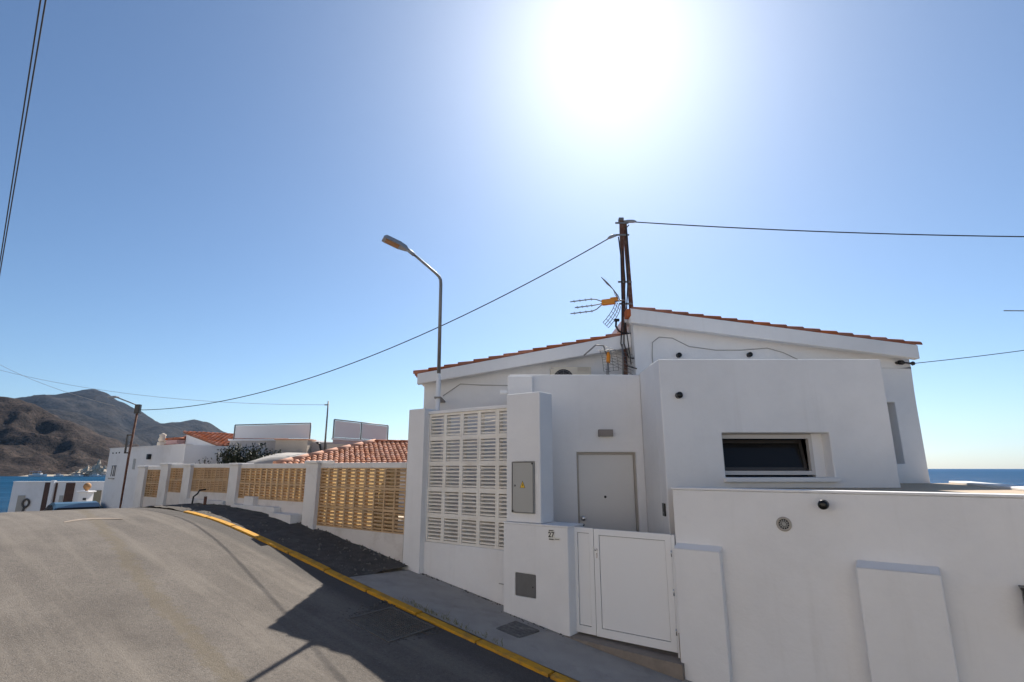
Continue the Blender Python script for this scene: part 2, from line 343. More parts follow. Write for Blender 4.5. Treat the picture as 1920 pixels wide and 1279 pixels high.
def sea_material():
    m = bpy.data.materials.new('sea_water'); m.use_nodes = True; nt = m.node_tree; N = nt.nodes; L = nt.links; N.clear()
    geo = N.new('ShaderNodeNewGeometry'); sep = N.new('ShaderNodeSeparateXYZ'); L.new(geo.outputs['Position'], sep.inputs[0])
    mr = N.new('ShaderNodeMapRange'); mr.inputs['From Min'].default_value = -50; mr.inputs['From Max'].default_value = -130; L.new(sep.outputs[0], mr.inputs['Value'])
    mx = N.new('ShaderNodeMix'); mx.data_type = 'RGBA'; mx.inputs['A'].default_value = (.008,.058,.145,1); mx.inputs['B'].default_value = (.0,.036,.085,1)
    L.new(mr.outputs[0], mx.inputs['Factor'])
    def nz(sc, det, ro, sx=1, sy=1):
        mp = N.new('ShaderNodeMapping'); mp.inputs['Scale'].default_value = (sx,sy,1); L.new(geo.outputs['Position'], mp.inputs['Vector'])
        n = N.new('ShaderNodeTexNoise'); n.inputs['Scale'].default_value = sc; n.inputs['Detail'].default_value = det; n.inputs['Roughness'].default_value = ro; L.new(mp.outputs[0], n.inputs['Vector']); return n.outputs['Fac']
    rp = N.new('ShaderNodeMapRange'); rp.inputs['From Min'].default_value = .40; rp.inputs['From Max'].default_value = .66; L.new(nz(.05, 9, .7, 1, .25), rp.inputs['Value'])
    m2 = N.new('ShaderNodeMix'); m2.data_type = 'RGBA'; m2.inputs['B'].default_value = (.022,.095,.19,1)
    ml = N.new('ShaderNodeMath'); ml.operation = 'MULTIPLY'; ml.inputs[1].default_value = .6; L.new(rp.outputs[0], ml.inputs[0])
    L.new(mx.outputs['Result'], m2.inputs['A']); L.new(ml.outputs[0], m2.inputs['Factor'])
    b = N.new('ShaderNodeBump'); b.inputs['Strength'].default_value = 1.0; b.inputs['Distance'].default_value = 1.2; L.new(nz(.35, 9, .65), b.inputs['Height'])
    d = N.new('ShaderNodeBsdfDiffuse'); g = N.new('ShaderNodeBsdfGlossy'); g.inputs['Roughness'].default_value = .3
    ms = N.new('ShaderNodeMixShader'); ms.inputs[0].default_value = .05; o = N.new('ShaderNodeOutputMaterial')
    L.new(m2.outputs['Result'], d.inputs[0]); L.new(b.outputs[0], g.inputs['Normal']); L.new(b.outputs[0], d.inputs['Normal'])
    L.new(d.outputs[0], ms.inputs[1]); L.new(g.outputs[0], ms.inputs[2]); L.new(ms.outputs[0], o.inputs[0])
    return m
M['sea'] = sea_material()

def hill_material(name, a, b_, c_, sc):
    m = bpy.data.materials.new(name); m.use_nodes = True; nt = m.node_tree; N = nt.nodes; L = nt.links
    p = N['Principled BSDF']; p.inputs['Roughness'].default_value = .95; p.inputs['Specular IOR Level'].default_value = .1
    geo = N.new('ShaderNodeNewGeometry')
    def nz(s, d=8, ro=.65):
        n = N.new('ShaderNodeTexNoise'); n.inputs['Scale'].default_value = s; n.inputs['Detail'].default_value = d; n.inputs['Roughness'].default_value = ro
        L.new(geo.outputs['Position'], n.inputs['Vector']); return n.outputs['Fac']
    def mr(f, lo, hi):
        n = N.new('ShaderNodeMapRange'); n.inputs['From Min'].default_value = lo; n.inputs['From Max'].default_value = hi; L.new(f, n.inputs['Value']); return n.outputs[0]
    m1 = N.new('ShaderNodeMix'); m1.data_type = 'RGBA'; m1.inputs['A'].default_value = (*a,1); m1.inputs['B'].default_value = (*b_,1); L.new(mr(nz(sc), .38, .62), m1.inputs['Factor'])
    m2 = N.new('ShaderNodeMix'); m2.data_type = 'RGBA'; m2.inputs['B'].default_value = (*c_,1); L.new(m1.outputs['Result'], m2.inputs['A']); L.new(mr(nz(sc*9, 7, .8), .47, .6), m2.inputs['Factor'])
    L.new(m2.outputs['Result'], p.inputs['Base Color'])
    bp = N.new('ShaderNodeBump'); bp.inputs['Strength'].default_value = .9; bp.inputs['Distance'].default_value = .12/sc
    L.new(nz(sc*3, 8, .7), bp.inputs['Height']); L.new(bp.outputs[0], p.inputs['Normal'])
    return m
M['hill_near'] = hill_material('scrub_hillside', (.033,.024,.021), (.070,.050,.040), (.010,.010,.009), .022)
M['hill_far'] = hill_material('far_mountain', (.022,.021,.022), (.050,.041,.035), (.011,.012,.013), .005)

# ------------------------------------------------------------------ setting: sea, land, hills
def disc_grid(name, m, rings, seg, zfun, kind='structure'):
    vs = [(0,0,zfun(0,0))]; fs = []
    for r in rings:
        for k in range(seg):
            a = 2*math.pi*k/seg; x, y = r*math.cos(a), r*math.sin(a); vs.append((x, y, zfun(x, y)))
    for k in range(seg): fs.append((0, 1+k, 1+(k+1)%seg))
    for i in range(len(rings)-1):
        for k in range(seg):
            fs.append((1+i*seg+k, 1+(i+1)*seg+k, 1+(i+1)*seg+(k+1)%seg, 1+i*seg+(k+1)%seg))
    b = MB(); b.add(vs, fs, True); o = b.build(name, m); o['kind'] = kind; return o
SEA = -13.0
disc_grid('sea', M['sea'], [50,150,400,1000,2500,6000,10000], 96, lambda x, y: SEA)
def land_z(x, y):
    s = -CS*x + SN*y; n = SN*x + CS*y
    z = G(max(-30, min(90, s))) - .25
    d = max(0, n-22)*.8 + max(0, -n-14)*.35 + max(0, s-45)*.1 + max(0, -s-30)*.4
    if s > 24: d += max(0, 6 - n)*.22*min(1, (s-24)/8)
    return max(z - d, SEA-2)
disc_grid('ground', M['earth'], [2,4,6,8,10,12,14,17,20,24,28,33,39,46,55,65,80,100,130], 96, land_z)

def hill(name, m, profile, Yr, depth_front, depth_back, x0, x1, nx, ny, amp, fsc, zbase=SEA-2, seed=0):
    """ridge profile: list of (x, z) at distance Yr; falls to the water in front and behind"""
    def ridge(x):
        if x <= profile[0][0]: return profile[0][1]
        for (a, za), (b, zb) in zip(profile, profile[1:]):
            if x <= b:
                t = (x-a)/(b-a); t = t*t*(3-2*t)*.5 + t*.5; return za+(zb-za)*t
        return profile[-1][1]
    vs = []; fs = []
    for j in range(ny+1):
        v = j/ny
        for i in range(nx+1):
            x = x0+(x1-x0)*i/nx
            if v < .7: t = v/.7; y = Yr - depth_front*(1-t); shape = t**.85
            else: t = (v-.7)/.3; y = Yr + depth_back*t; shape = 1-t
            P_ = Vector((x*fsc, y*fsc, seed))
            g = 1-abs(noise.noise(P_*1.0))*2                             # ridged gullies
            f = noise.fractal(P_*2.3, .9, 2.1, 5)
            wgt = min(1, shape*1.6)*(1-.82*max(0, 1-abs(v-.7)/.10))
            h = zbase + (ridge(x*y/Yr if False else x) - zbase)*shape + amp*wgt*(.7*g-.35 + .55*f)
            vs.append((x + amp*.6*noise.noise(P_*1.7+Vector((9,3,1)))*wgt, y, max(h, zbase)))
    W = nx+1
    for j in range(ny):
        for i in range(nx): fs.append((j*W+i, j*W+i+1, (j+1)*W+i+1, (j+1)*W+i))
    b = MB(); b.add(vs, fs, True); o = b.build(name, m); o['kind'] = 'structure'; return o
K1 = 1.17
near_p = [(-1750,150),(-1400,172),(-1085,139),(-963,131),(-932,126),(-900,117),(-834,86),(-769,58),(-731,40),(-690,16),(-660,-3),(-600,-16)]
hill('near_hill', M['hill_near'], [(x*K1, z*K1) for x, z in near_p], 1000*K1, 300, 400, -1900, -640, 190, 70, 26, .011, seed=1.3)
K2 = 3900/2600
far_p = [(-3600,250),(-2900,300),(-2631,330),(-2501,329),(-2397,331),(-2244,347),(-2130,362),(-2053,374),(-1990,356),(-1912,312),(-1814,272),(-1760,240),(-1729,218),(-1687,203),(-1654,203),(-1612,215),(-1536,228),(-1470,213),(-1387,169),(-1222,68),(-1115,18),(-1000,-6)]
hill('far_mountains', M['hill_far'], [(x*K2, z*K2) for x, z in far_p], 3900, 1500, 1000, -5800, -1350, 200, 70, 62, .0023, seed=4.1)
mid_p = [(-3400,200),(-2900,265),(-2501,290),(-2300,285),(-2150,262),(-2000,215),(-1880,150),(-1800,95),(-1740,40),(-1690,5),(-1640,-12)]
hill('middle_ridge', M['hill_far'], [(x*.98, z*.98) for x, z in mid_p], 2600, 900, 700, -3600, -1560, 150, 60, 55, .0035, seed=8.7)
# sandy shore and quay under the hill
b = MB()
for i in range(24):
    x = -1150+i*21; y = 872+8*math.sin(i*.9)+(6 if i > 12 else 0)
    b.add([(x,y,SEA+.05),(x+21.5,872+8*math.sin((i+1)*.9)+(6 if i+1 > 12 else 0),SEA+.05),(x+21.5,905,SEA+2.4),(x,905,SEA+2.4)], [(0,1,2,3)])
o = b.build('shore', M['sand']); o['kind'] = 'structure'

# pale crag at the water's edge
def crag(loc, hs, name, label):
    b = MB()
    for (dx, dy, r, h) in hs:
        seg, nr = 18, 14; vs = []; fs = []
        for i in range(nr):
            t = i/(nr-1)
            for k in range(seg):
                a = 2*math.pi*k/seg; q = Vector((math.cos(a)*1.3+dx*.1, math.sin(a)*1.3+dy*.1, t*3))
                rr = r*(1-t)**.8*(1+.75*noise.fractal(q*1.7, .8, 2, 5)) + .3
                vs.append((dx+rr*math.cos(a), dy+rr*math.sin(a), h*t*(1+.1*noise.noise(q*2))))
        for i in range(nr-1):
            for k in range(seg): fs.append((i*seg+k, i*seg+(k+1)%seg, (i+1)*seg+(k+1)%seg, (i+1)*seg+k))
        b.add(vs, fs)
    o = b.build(name, M['rock'], None, loc=loc); return tag(o, label, 'rock')
crag((-655, 868, SEA-.5), [(0,0,7,27),(-8,4,11,19),(9,2,10,17),(-20,6,13,17),(17,4,9,11),(-34,10,13,12),(-46,12,9,7)], 'pale_crag', 'pale jagged rock crag at the foot of the dark hillside by the water')

# ------------------------------------------------------------------ setting: road, kerb, pavement, verge
def strip(name, m, s0, s1, ds, ns, zf, parent=None, jag=0, thick=None):
    vs = []; fs = []; uvs = []
    ss = []; s = s0
    while s < s1-1e-6: ss.append(s); s += ds if s < 18 else ds*3
    ss.append(s1)
    for s in ss:
        for n in ns:
            vs.append(F(s, n, zf(s, n))); uvs.append((s, n))
    W = len(ns)
    for i in range(len(ss)-1):
        for j in range(W-1): fs.append((i*W+j, (i+1)*W+j, (i+1)*W+j+1, i*W+j+1))
    me = bpy.data.meshes.new(name); me.from_pydata([tuple(v) for v in vs], [], fs); me.update()
    u = me.uv_layers.new(name='sn')
    for lp in me.loops: u.data[lp.index].uv = uvs[lp.vertex_index]
    me.polygons.foreach_set('use_smooth', [True]*len(fs)); me.materials.append(m)
    bm = bmesh.new(); bm.from_mesh(me)
    if bm.faces and sum(f.normal.z for f in bm.faces) < 0: bmesh.ops.reverse_faces(bm, faces=bm.faces)
    bm.to_mesh(me); bm.free()
    return link(name, me, parent)
frange = lambda a, b, k: [a+(b-a)*i/k for i in range(k+1)]
def rz_(s, n):
    z = road_z(s, n) + .012*noise.noise(Vector((s*.5, n*.8, 0)))
    if s > 10: z -= max(0, 3.2-n)*.010*min(3, s-10)                     # falls away on the far side beyond the crest
    return z
o = strip('road', M['road'], -14, 60, .35, frange(-5.5, 5.16, 26), rz_); o['kind'] = 'structure'
PAVE = .014
pav = strip('pavement', M['concrete'], -14, 6.95, .35, [5.26,5.6,6.0,6.3,6.75], lambda s, n: G(s)+PAVE-(n-5.26)*.05); pav['kind'] = 'structure'
def vz(s, n): return G(s)+PAVE-.02+(n-5.26)*.02+.035*noise.fractal(Vector((s*1.7, n*2.2, 3)), .8, 2, 4)
ver = strip('verge', M['verge'], 6.95, 19, .12, frange(5.26, 6.75, 12), vz); ver['kind'] = 'structure'
pav2 = strip('far_pavement', M['concrete'], 19, 60, .5, [5.26,6.0,7.3,9.0], lambda s, n: G(s)+PAVE-.01); pav2['kind'] = 'structure'
# kerb stones painted yellow, one by one
stones = []
s = -.6
while s < 11.9:
    L_ = .98; j = random.uniform(-.008,.008); zt = random.uniform(-.006,.006)
    b = MB(); q = [(s+.006,0),(s+L_*.33,0),(s+L_*.67,0),(s+L_-.006,0)]
    vs = []; fs = []
    pr = [(5.135+j,-.14),(5.138+j,PAVE-.012+zt),(5.147+j,PAVE+.001+zt),(5.24+j,PAVE+.006+zt),(5.265+j,PAVE-.002+zt),(5.265+j,-.14)]
    for (ss, _) in q:
        for (n, dz) in pr: vs.append(F(ss, n, G(ss)+dz+.006*noise.noise(Vector((ss*6, n*9, 1)))))
    W = len(pr)
    for i in range(3):
        for k in range(W-1): fs.append((i*W+k, i*W+k+1, (i+1)*W+k+1, (i+1)*W+k))
    fs.append(tuple(range(W-1,-1,-1))); fs.append(tuple(3*W+k for k in range(W)))
    b.add(vs, fs); b.build('kerb_stone', M['yellow'], pav)
    s += 1.0
# loose stones and crumbs on the verge (uncountable)
b = MB()
for i in range(520):
    s_ = 7.0+random.random()**1.3*7; n_ = 5.35+random.random()*1.1 if random.random() < .6 else 6.3+random.random()*.18
    r = .006+random.random()**3*.03
    c = F(s_, n_, vz(s_, n_)+r*.3)
    vs = [c+Vector((random.uniform(-1,1), random.uniform(-1,1), 0)).normalized()*r for _ in range(4)]
    a0 = random.random()*6
    ring = [c+Vector((math.cos(a0+k*1.26)*r*random.uniform(.7,1.2), math.sin(a0+k*1.26)*r*random.uniform(.7,1.2), -r*.3)) for k in range(5)]
    top = c+Vector((random.uniform(-.3,.3)*r, random.uniform(-.3,.3)*r, r*.7))
    b.add(ring+[top], [(k, (k+1)%5, 5) for k in range(5)])
o = b.build('loose_gravel', M['gravel']); tag(o, 'loose stones and crumbs scattered on the dark verge below the fence', 'gravel', kind='stuff')
b = MB()
for i in range(260):
    s_ = random.uniform(4.95,7.0) if random.random() < .7 else random.uniform(3.9,4.95); n_ = (6.50 if s_ > 4.9 else 6.28)-abs(random.gauss(0,.03)); r = .004+random.random()**3*.022
    c = F(s_, n_, G(s_)+PAVE-(n_-5.26)*.05); a0 = random.random()*6
    ring = [c+Vector((math.cos(a0+k*1.26)*r*random.uniform(.7,1.4), math.sin(a0+k*1.26)*r*random.uniform(.7,1.4), -r*.3)) for k in range(5)]
    b.add(ring+[c+Vector((0,0,r*.6))], [(k, (k+1)%5, 5) for k in range(5)])
o = b.build('wall_foot_debris', M['verge']); tag(o, 'dark crumbs of dirt along the foot of the white screen wall', 'debris', kind='stuff')
# dry weeds in the kerb joint
b = MB()
for i in range(150):
    s_ = random.choice([4.9,5.2,5.35,5.6,4.4])+random.gauss(0,.16); n_ = 5.275+abs(random.gauss(0,.05)); c = F(s_, n_, G(s_)+PAVE)
    a = random.random()*6.28; h = random.uniform(.02,.07); d = Vector((math.cos(a), math.sin(a), 0))
    w_ = Vector((-d.y, d.x, 0))*.004
    b.add([c-w_, c+w_, c+d*h*.5+Vector((0,0,h*.7))+w_*.6, c+d*h*.5+Vector((0,0,h*.7))-w_*.6, c+d*h*1.1+Vector((0,0,h*.9))], [(0,1,2,3),(3,2,4)])
M['weed'] = mat('dry_weed', (.16,.15,.05), .9, .3, 30)
o = b.build('kerb_weeds', M['weed']); tag(o, 'low dry weeds growing in the joint behind the yellow kerb', 'weeds', kind='stuff')

# storm drain in the road beside the kerb
dr = street_thing('storm_drain', 'rusty storm drain grating sunk in the road against the yellow kerb', 'drain', 5.36, 4.70, road_z(5.36, 4.7)+.004)
tilt = math.atan2(G(5.0)-G(5.7), .7)
dr.rotation_euler = Euler((0, 0, ROT)); dr.rotation_euler.rotate_axis('Y', -tilt)
b = MB()
for (x0,x1,y0,y1) in ((-.40,.40,-.36,-.325),(-.40,.40,.325,.36),(-.40,-.365,-.325,.325),(.365,.40,-.325,.325)): b.box(x0,x1,y0,y1,-.03,.012)
b.build('drain_frame', M['iron'], dr)
MB().box(-.365,.365,-.325,.325,-.05,-.03).build('drain_pit', M['gap'], dr)
bar = MB().box(-.363,.363,-.009,.009,-.028,.008).mesh('bar', M['iron'])
for k in range(17): link('bar', bar, dr, (0,-.304+k*.038,0))
cb = MB().box(-.011,.011,-.32,.32,-.026,.003).mesh('cross_bar', M['iron'])
for k in range(3): link('cross_bar', cb, dr, (-.18+k*.18,0,0))
# broken tarmac rim round the drain
b = MB()
for i in range(230):
    a = random.random()*4; t = random.random()
    x, y = ((-.43-random.random()**2*.22, -.5+t) if a < 1.9 else (-.5+t, -.39-random.random()**2*.16) if a < 3.4 else (.42+random.random()**2*.1, -.4+t*.8))
    r = random.uniform(.012,.04); vs = [Vector((x+math.cos(k*1.05)*r*random.uniform(.6,1.2), y+math.sin(k*1.05)*r*random.uniform(.6,1.2), -.006)) for k in range(6)]+[Vector((x,y,r*.25))]
    b.add(vs, [(k,(k+1)%6,6) for k in range(6)])
b.build('broken_rim', M['verge'], dr)['kind'] = 'stuff'
# access cover in the pavement in front of the meter column
cv = street_thing('pavement_cover', 'dark square access cover set in the pavement below the meter column', 'cover', 4.35, 5.86, G(4.35)+PAVE-.6*.05+.006)
tl = math.atan2(G(4.1)-G(4.6), .5); cv.rotation_euler.rotate_axis('Y', -tl)
M['cover'] = mat('worn_cover', (.13,.12,.11), .9, .35, 18, .5, 50, dirt=(.26,.24,.22), dscale=9, damt=.8)
b = MB(); b.bevel_box(-.19,.19,-.24,.24,-.03,.003,.006); b.build('lid', M['cover'], cv)
b = MB()
for k in range(6): b.box(-.165,.165,-.2+k*.072,-.172+k*.072,.003,.0055)
b.build('ribs', M['cover'], cv)

# pale cement spill on the crest of the road
b = MB()
pts = []
for i in range(15):
    t = i/14; s_ = 11.7+.25*math.sin(t*3.1); n_ = 3.0+t*.85; pts.append((s_, n_, .015+abs(.05*math.sin(t*math.pi)*(.6+1.1*noise.noise(Vector((i*.9,0,0)))))))
vs = [F(s_-w_, n_, rz_(s_-w_, n_)+.004) for s_, n_, w_ in pts]+[F(s_+w_, n_, rz_(s_+w_, n_)+.004) for s_, n_, w_ in pts]
vs += [F(s_, n_, rz_(s_, n_)+.02) for s_, n_, w_ in pts]
n0 = len(pts); b.add(vs, [(i, i+1, 2*n0+i+1, 2*n0+i) for i in range(n0-1)]+[(2*n0+i, 2*n0+i+1, n0+i+1, n0+i) for i in range(n0-1)], True)
M['cement'] = mat('pale_cement', (.25,.205,.165), .9, .15, 8)
tag(b.build('cement_spill', M['cement']), 'low pale cement ridge across the crest of the road', 'cement patch')

# patio behind the fence, terrace floor, fill under houses
b = MB(); b.prism([F(7.2,6.72,-1.12),F(7.2,11,-1.12),F(19,11,-1.12),F(19,6.72,-1.12)], (0,0,-1.4)); o = b.build('patio', M['patio']); o['kind'] = 'structure'

# ------------------------------------------------------------------ barrel tiles
def tile_mesh(name, r0, r1, L_, th, m, seg=6):
    """a barrel tile lying along +y (upslope), lower end at y=0"""
    vs = []
    for (y, r) in ((0, r0), (L_, r1)):
        for rr in (r, r-th):
            for k in range(seg+1):
                a = math.pi*k/seg; vs.append((rr*math.cos(a), y, rr*math.sin(a)*.85))
    W = seg+1; fs = []
    for k in range(seg):
        fs.append((k, k+1, 2*W+k+1, 2*W+k)); fs.append((W+k+1, W+k, 3*W+k, 3*W+k+1))
        fs.append((k, W+k, W+k+1, k+1)); fs.append((2*W+k+1, 3*W+k+1, 3*W+k, 2*W+k))
    fs += [(0,2*W,3*W,W), (W-1,2*W-1,4*W-1,3*W-1)]
    b = MB(); b.add(vs, fs); me = b.mesh(name, m)
    me.polygons.foreach_set('use_smooth', [i < 4*seg and i % 4 < 2 for i in range(len(me.polygons))]); return me
def tile_roof(parent, O, ex, eu, ncol, nrow, pitch, expo, me, keep=lambda c, r: True, single=lambda c, r: True, field_mat=None, skew=0.0, jit=.012):
    """O: lower corner; ex: across; eu: upslope (unit). Tiles become children of parent (parent sits at the world origin)."""
    ex = Vector(ex).normalized(); eu = Vector(eu).normalized(); nz_ = ex.cross(eu).normalized()
    fb = MB(); mv = [v.co.copy() for v in me.vertices]; mf = [tuple(p.vertices) for p in me.polygons]
    for c in range(ncol):
        for r in range(nrow):
            if not keep(c, r): continue
            p = Vector(O)+ex*(pitch*(c+.5)+random.uniform(-jit,jit)*.5)+eu*(expo*r+random.uniform(-jit,jit))+nz_*.012
            up2 = (eu - nz_*.055).normalized(); n2 = ex.cross(up2).normalized()
            yaw = random.uniform(-.03,.03); e2 = (ex+up2*yaw).normalized(); u2 = n2.cross(e2).normalized()
            Mx = Matrix((( e2.x,u2.x,n2.x,p.x),(e2.y,u2.y,n2.y,p.y),(e2.z,u2.z,n2.z,p.z),(0,0,0,1)))
            if single(c, r):
                o = link('roof_tile', me, parent); o.matrix_basis = Mx
            else: fb.add([Mx @ v for v in mv], mf, True)
    if fb.v:
        o = fb.build('tile_field', field_mat or me.materials[0], parent); o['kind'] = 'stuff'
tile_a = tile_mesh('roof_tile', .098, .080, .42, .016, M['tile'])
tile_b = tile_mesh('roof_tile_weathered', .070, .059, .32, .012, M['tile_pale'])
tile_c = tile_mesh('roof_tile_small', .080, .066, .36, .014, M['tile'])

# ------------------------------------------------------------------ the white house
ZB = -2.6                                                               # foundations, below every ground around
house = thing('white_house', 'white stuccoed house with a stepped tiled roof behind the street wall', 'house')
WY, LY = 9.70, 10.25                                                    # gable walls of the higher and the lower wing
def r_top(x): return 2.86 - (x-2.17)*(2.86-2.16)/(7.37-2.17)            # upper edge of the verge board, higher wing
def l_top(x): return 1.72 + (x+1.81)*(2.45-1.72)/(1.99+1.81)
# higher wing: gable wall with a slit
b = MB(); b.panel(2.28, 7.36, ZB, 1.80, WY, .30, [(6.80,6.965,.07,1.165)])
b.prism([(2.28,WY,1.80),(7.36,WY,1.80),(7.36,WY,r_top(7.36)-.03),(2.28,WY,r_top(2.28)-.03)], (0,.30,0))
b.prism([(2.28,WY+.30,ZB),(2.28,WY+.30,r_top(2.28)-.03),(2.58,WY+.30,r_top(2.58)-.03),(2.58,WY+.30,ZB)][::-1], (0,6.0,0))
b.prism([(7.06,WY+.30,ZB),(7.06,WY+.30,r_top(7.06)-.03),(7.36,WY+.30,r_top(7.36)-.03),(7.36,WY+.30,ZB)][::-1], (0,6.0,0))
b.prism([(2.28,15.7,ZB+.002),(7.36,15.7,ZB+.002),(7.36,15.7,r_top(7.36)-.032),(2.28,15.7,r_top(2.28)-.032)], (0,.29,0))
w1 = b.build('wall', M['stucco'], house)
MB().box(6.78,6.985,WY+.301,WY+.32,.05,1.185).build('slit_back', M['stucco'], w1)
# lower wing
b = MB(); b.prism([(-1.70,LY,ZB),(2.278,LY,ZB),(2.278,LY,l_top(2.278)-.02),(-1.70,LY,l_top(-1.70)-.02)], (0,.30,0))
b.prism([(-1.70,LY+.30,ZB),(-1.40,LY+.30,ZB),(-1.40,LY+.30,l_top(-1.40)-.02),(-1.70,LY+.30,l_top(-1.70)-.02)], (0,5.0,0))
b.build('wall', M['stucco'], house)
# verge boards (white fascia with soffit), each a real slab carrying the roof
def roof_slab(x0, x1, top, y0, y1, t0, t1, name):
    b = MB()
    b.prism([(x0,y0,top(x0)-t0),(x1,y0,top(x1)-t1),(x1,y0,top(x1)),(x0,y0,top(x0))], (0,.14,0))      # fascia
    b.prism([(x0,y0+.14,top(x0)-.14),(x1,y0+.14,top(x1)-.14),(x1,y0+.14,top(x1)-.002),(x0,y0+.14,top(x0)-.002)], (0,y1-y0-.14,0))
    return b.build(name, M['stucco'], house)
rf1 = roof_slab(2.17, 7.34, r_top, 9.40, 16.1, .27, .255, 'roof_slab')
rf2 = roof_slab(-1.78, 2.275, l_top, 9.90, 15.4, .20, .27, 'roof_slab')
# tiles: the verge row and the eave row one by one, the field behind joined
sl1 = Vector((-(7.37-2.17), 0, 2.86-2.16)).normalized()
tile_roof(rf1, (7.42, 9.40, r_top(7.42)+.004), (0,1,0), sl1, 32, 17, .205, .302, tile_a, single=lambda c, r: c == 0 or r == 0 or r == 16)
sl2 = Vector((3.80, 0, .73)).normalized()
tile_roof(rf2, (-1.86, 15.3, l_top(-1.86)+.004), (0,-1,0), sl2, 26, 14, .207, .288, tile_a, single=lambda c, r: c == 25 or r == 0)
# mortar end of the ridge at the peak
MB().bevel_box(2.10,2.20,9.40,9.62,2.70,2.85,.02).build('ridge_end_tile', M['tile'], house)

# entrance: wall with the door, flat roof, side of the front block
b = MB(); b.panel(-.05, 2.108, ZB, 1.50, 8.70, .28, [(1.03,1.975,-1.95,.245)])
b.build('wall', M['stucco'], house)
MB().box(-.07,.335,8.56,8.697,ZB,1.455).build('wall_pier', M['stucco'], house)
MB().box(-.05,2.108,8.982,LY-.002,1.18,1.32).build('flat_roof', M['stucco'], house)
MB().box(-.05,.20,8.982,LY-.002,ZB,1.178).build('wall', M['stucco'], house)
fr = MB()
fr.box(1.032,1.06,8.74,8.86,-1.95,.243); fr.box(1.945,1.973,8.74,8.86,-1.95,.243); fr.box(1.06,1.945,8.74,8.86,.215,.243)
fr.build('door_frame', M['doorframe'], house)
dl = MB().bevel_box(1.063,1.942,8.775,8.83,-1.93,.212,.004).build('door', M['door'], house)
dl['label'] = 'plain beige grey front door with a chrome knob'
MB().lathe([(.012,0),(.012,.02),(.034,.03),(.04,.05),(.03,.07),(.008,.075)], tr(1.115,8.775,-.765) @ FACE, 16).build('knob', M['chrome'], dl)
MB().lathe([(.018,0),(.018,.008),(.004,.009)], tr(1.115,8.775,-.865) @ FACE, 12).build('lock', M['black'], dl)
MB().lathe([(.02,0),(.02,.006),(.012,.008)], tr(1.475,8.775,-.445) @ FACE, 14).build('peephole', M['black'], dl)
ef = [F(3.86,6.64), F(2.52,6.70), Vector((2.106,7.5,0)), Vector((2.106,8.698,0)), Vector((.42,8.698,0)), F(4.40,6.75)]
MB().prism([(p.x,p.y,-1.95) for p in ef], (0,0,-.6)).build('entrance_floor', M['stone'], house)

# front block with the window
b = MB(); b.panel(2.11, 5.31, ZB, 1.525, 7.54, .30, [(2.93,4.425,-.125,.48)])
b.box(2.11,2.41,7.84,9.698,ZB,1.525); b.box(5.01,5.31,7.84,9.698,ZB,1.525)
b.build('front_block', M['stucco'], house)
MB().box(2.412,5.008,7.842,9.698,1.22,1.36).build('flat_roof', M['stucco'], house)
win = MB()
X0, X1, Z0, Z1, YW = 2.945, 4.27, -.095, .462, 7.72
for (a, b_, c, d) in ((X0,X1,Z1-.055,Z1),(X0,X1,Z0,Z0+.055),(X0,X0+.05,Z0+.055,Z1-.055),(X1-.05,X1,Z0+.055,Z1-.055)): win.box(a, b_, YW, YW+.07, c, d)
M['winframe'] = mat('window_frame_aluminium', (.56,.53,.50), .45, .02, 4)
wf = win.build('window', M['winframe'], house)
# sash tilted inwards at the top
sash = Matrix.Translation((0, YW+.085, Z0+.06)) @ rot('X', -14)
sb = MB()
for (a, b_, c, d) in ((X0+.055,X1-.055,.40,.445),(X0+.055,X1-.055,0,.045),(X0+.055,X0+.10,.045,.40),(X1-.10,X1-.055,.045,.40)): sb.box(a, b_, 0, .04, c, d, sash)
sb.build('sash', M['sash'], wf)
MB().box(X0+.10,X1-.10,.014,.026,.045,.40, sash).build('pane', M['glass'], wf)
MB().box(4.272,4.423,YW+.01,YW+.10,-.123,.478).build('reveal_fill', M['stucco'], wf)
MB().box(2.932,4.27,YW+.01,YW+.06,.464,.478).build('head_fill', M['doorframe'], wf)
MB().bevel_box(2.90,4.46,7.46,7.72,-.185,-.127,.006).build('sill', M['stucco'], wf)
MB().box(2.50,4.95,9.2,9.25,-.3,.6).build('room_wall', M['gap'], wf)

# ------------------------------------------------------------------ unseen house added behind the viewer to bounce light onto the shaded walls
oh = thing('added_bounce_house', 'unseen cream house added behind the viewer to bounce sunlight onto the street front', 'house', F(4,-6.6,0), ROT)
M['bounce_cream'] = mat('bounce_facade', (.75,.69,.60), .85, .04, 2, .2, 20, spec=.25)
b = MB(); b.panel(-22,16,-8,4.1,-.30,.30,[(-15,-13.8,-1.2,.3),(-8,-6.8,-1.2,.3),(-2,-1,-2.6,.0),(3,4.2,-1.2,.3),(9,10.2,-1.4,.2)]); b.build('wall', M['bounce_cream'], oh)
MB().box(-22,16,-8,-.302,-8,4.1).build('building_mass', M['bounce_cream'], oh)
MB().box(-22.2,16.2,-8.2,.25,4.101,4.25).build('roof_slab', M['tile'], oh)
for (x0,x1,z0,z1) in ((-15,-13.8,-1.2,.3),(-8,-6.8,-1.2,.3),(3,4.2,-1.2,.3),(9,10.2,-1.4,.2)): MB().box(x0,x1,-.25,-.2,z0,z1).build('window', M['glass'], oh)
MB().box(-2,-1,-.25,-.2,-2.6,0).build('door', M['wood'], oh)

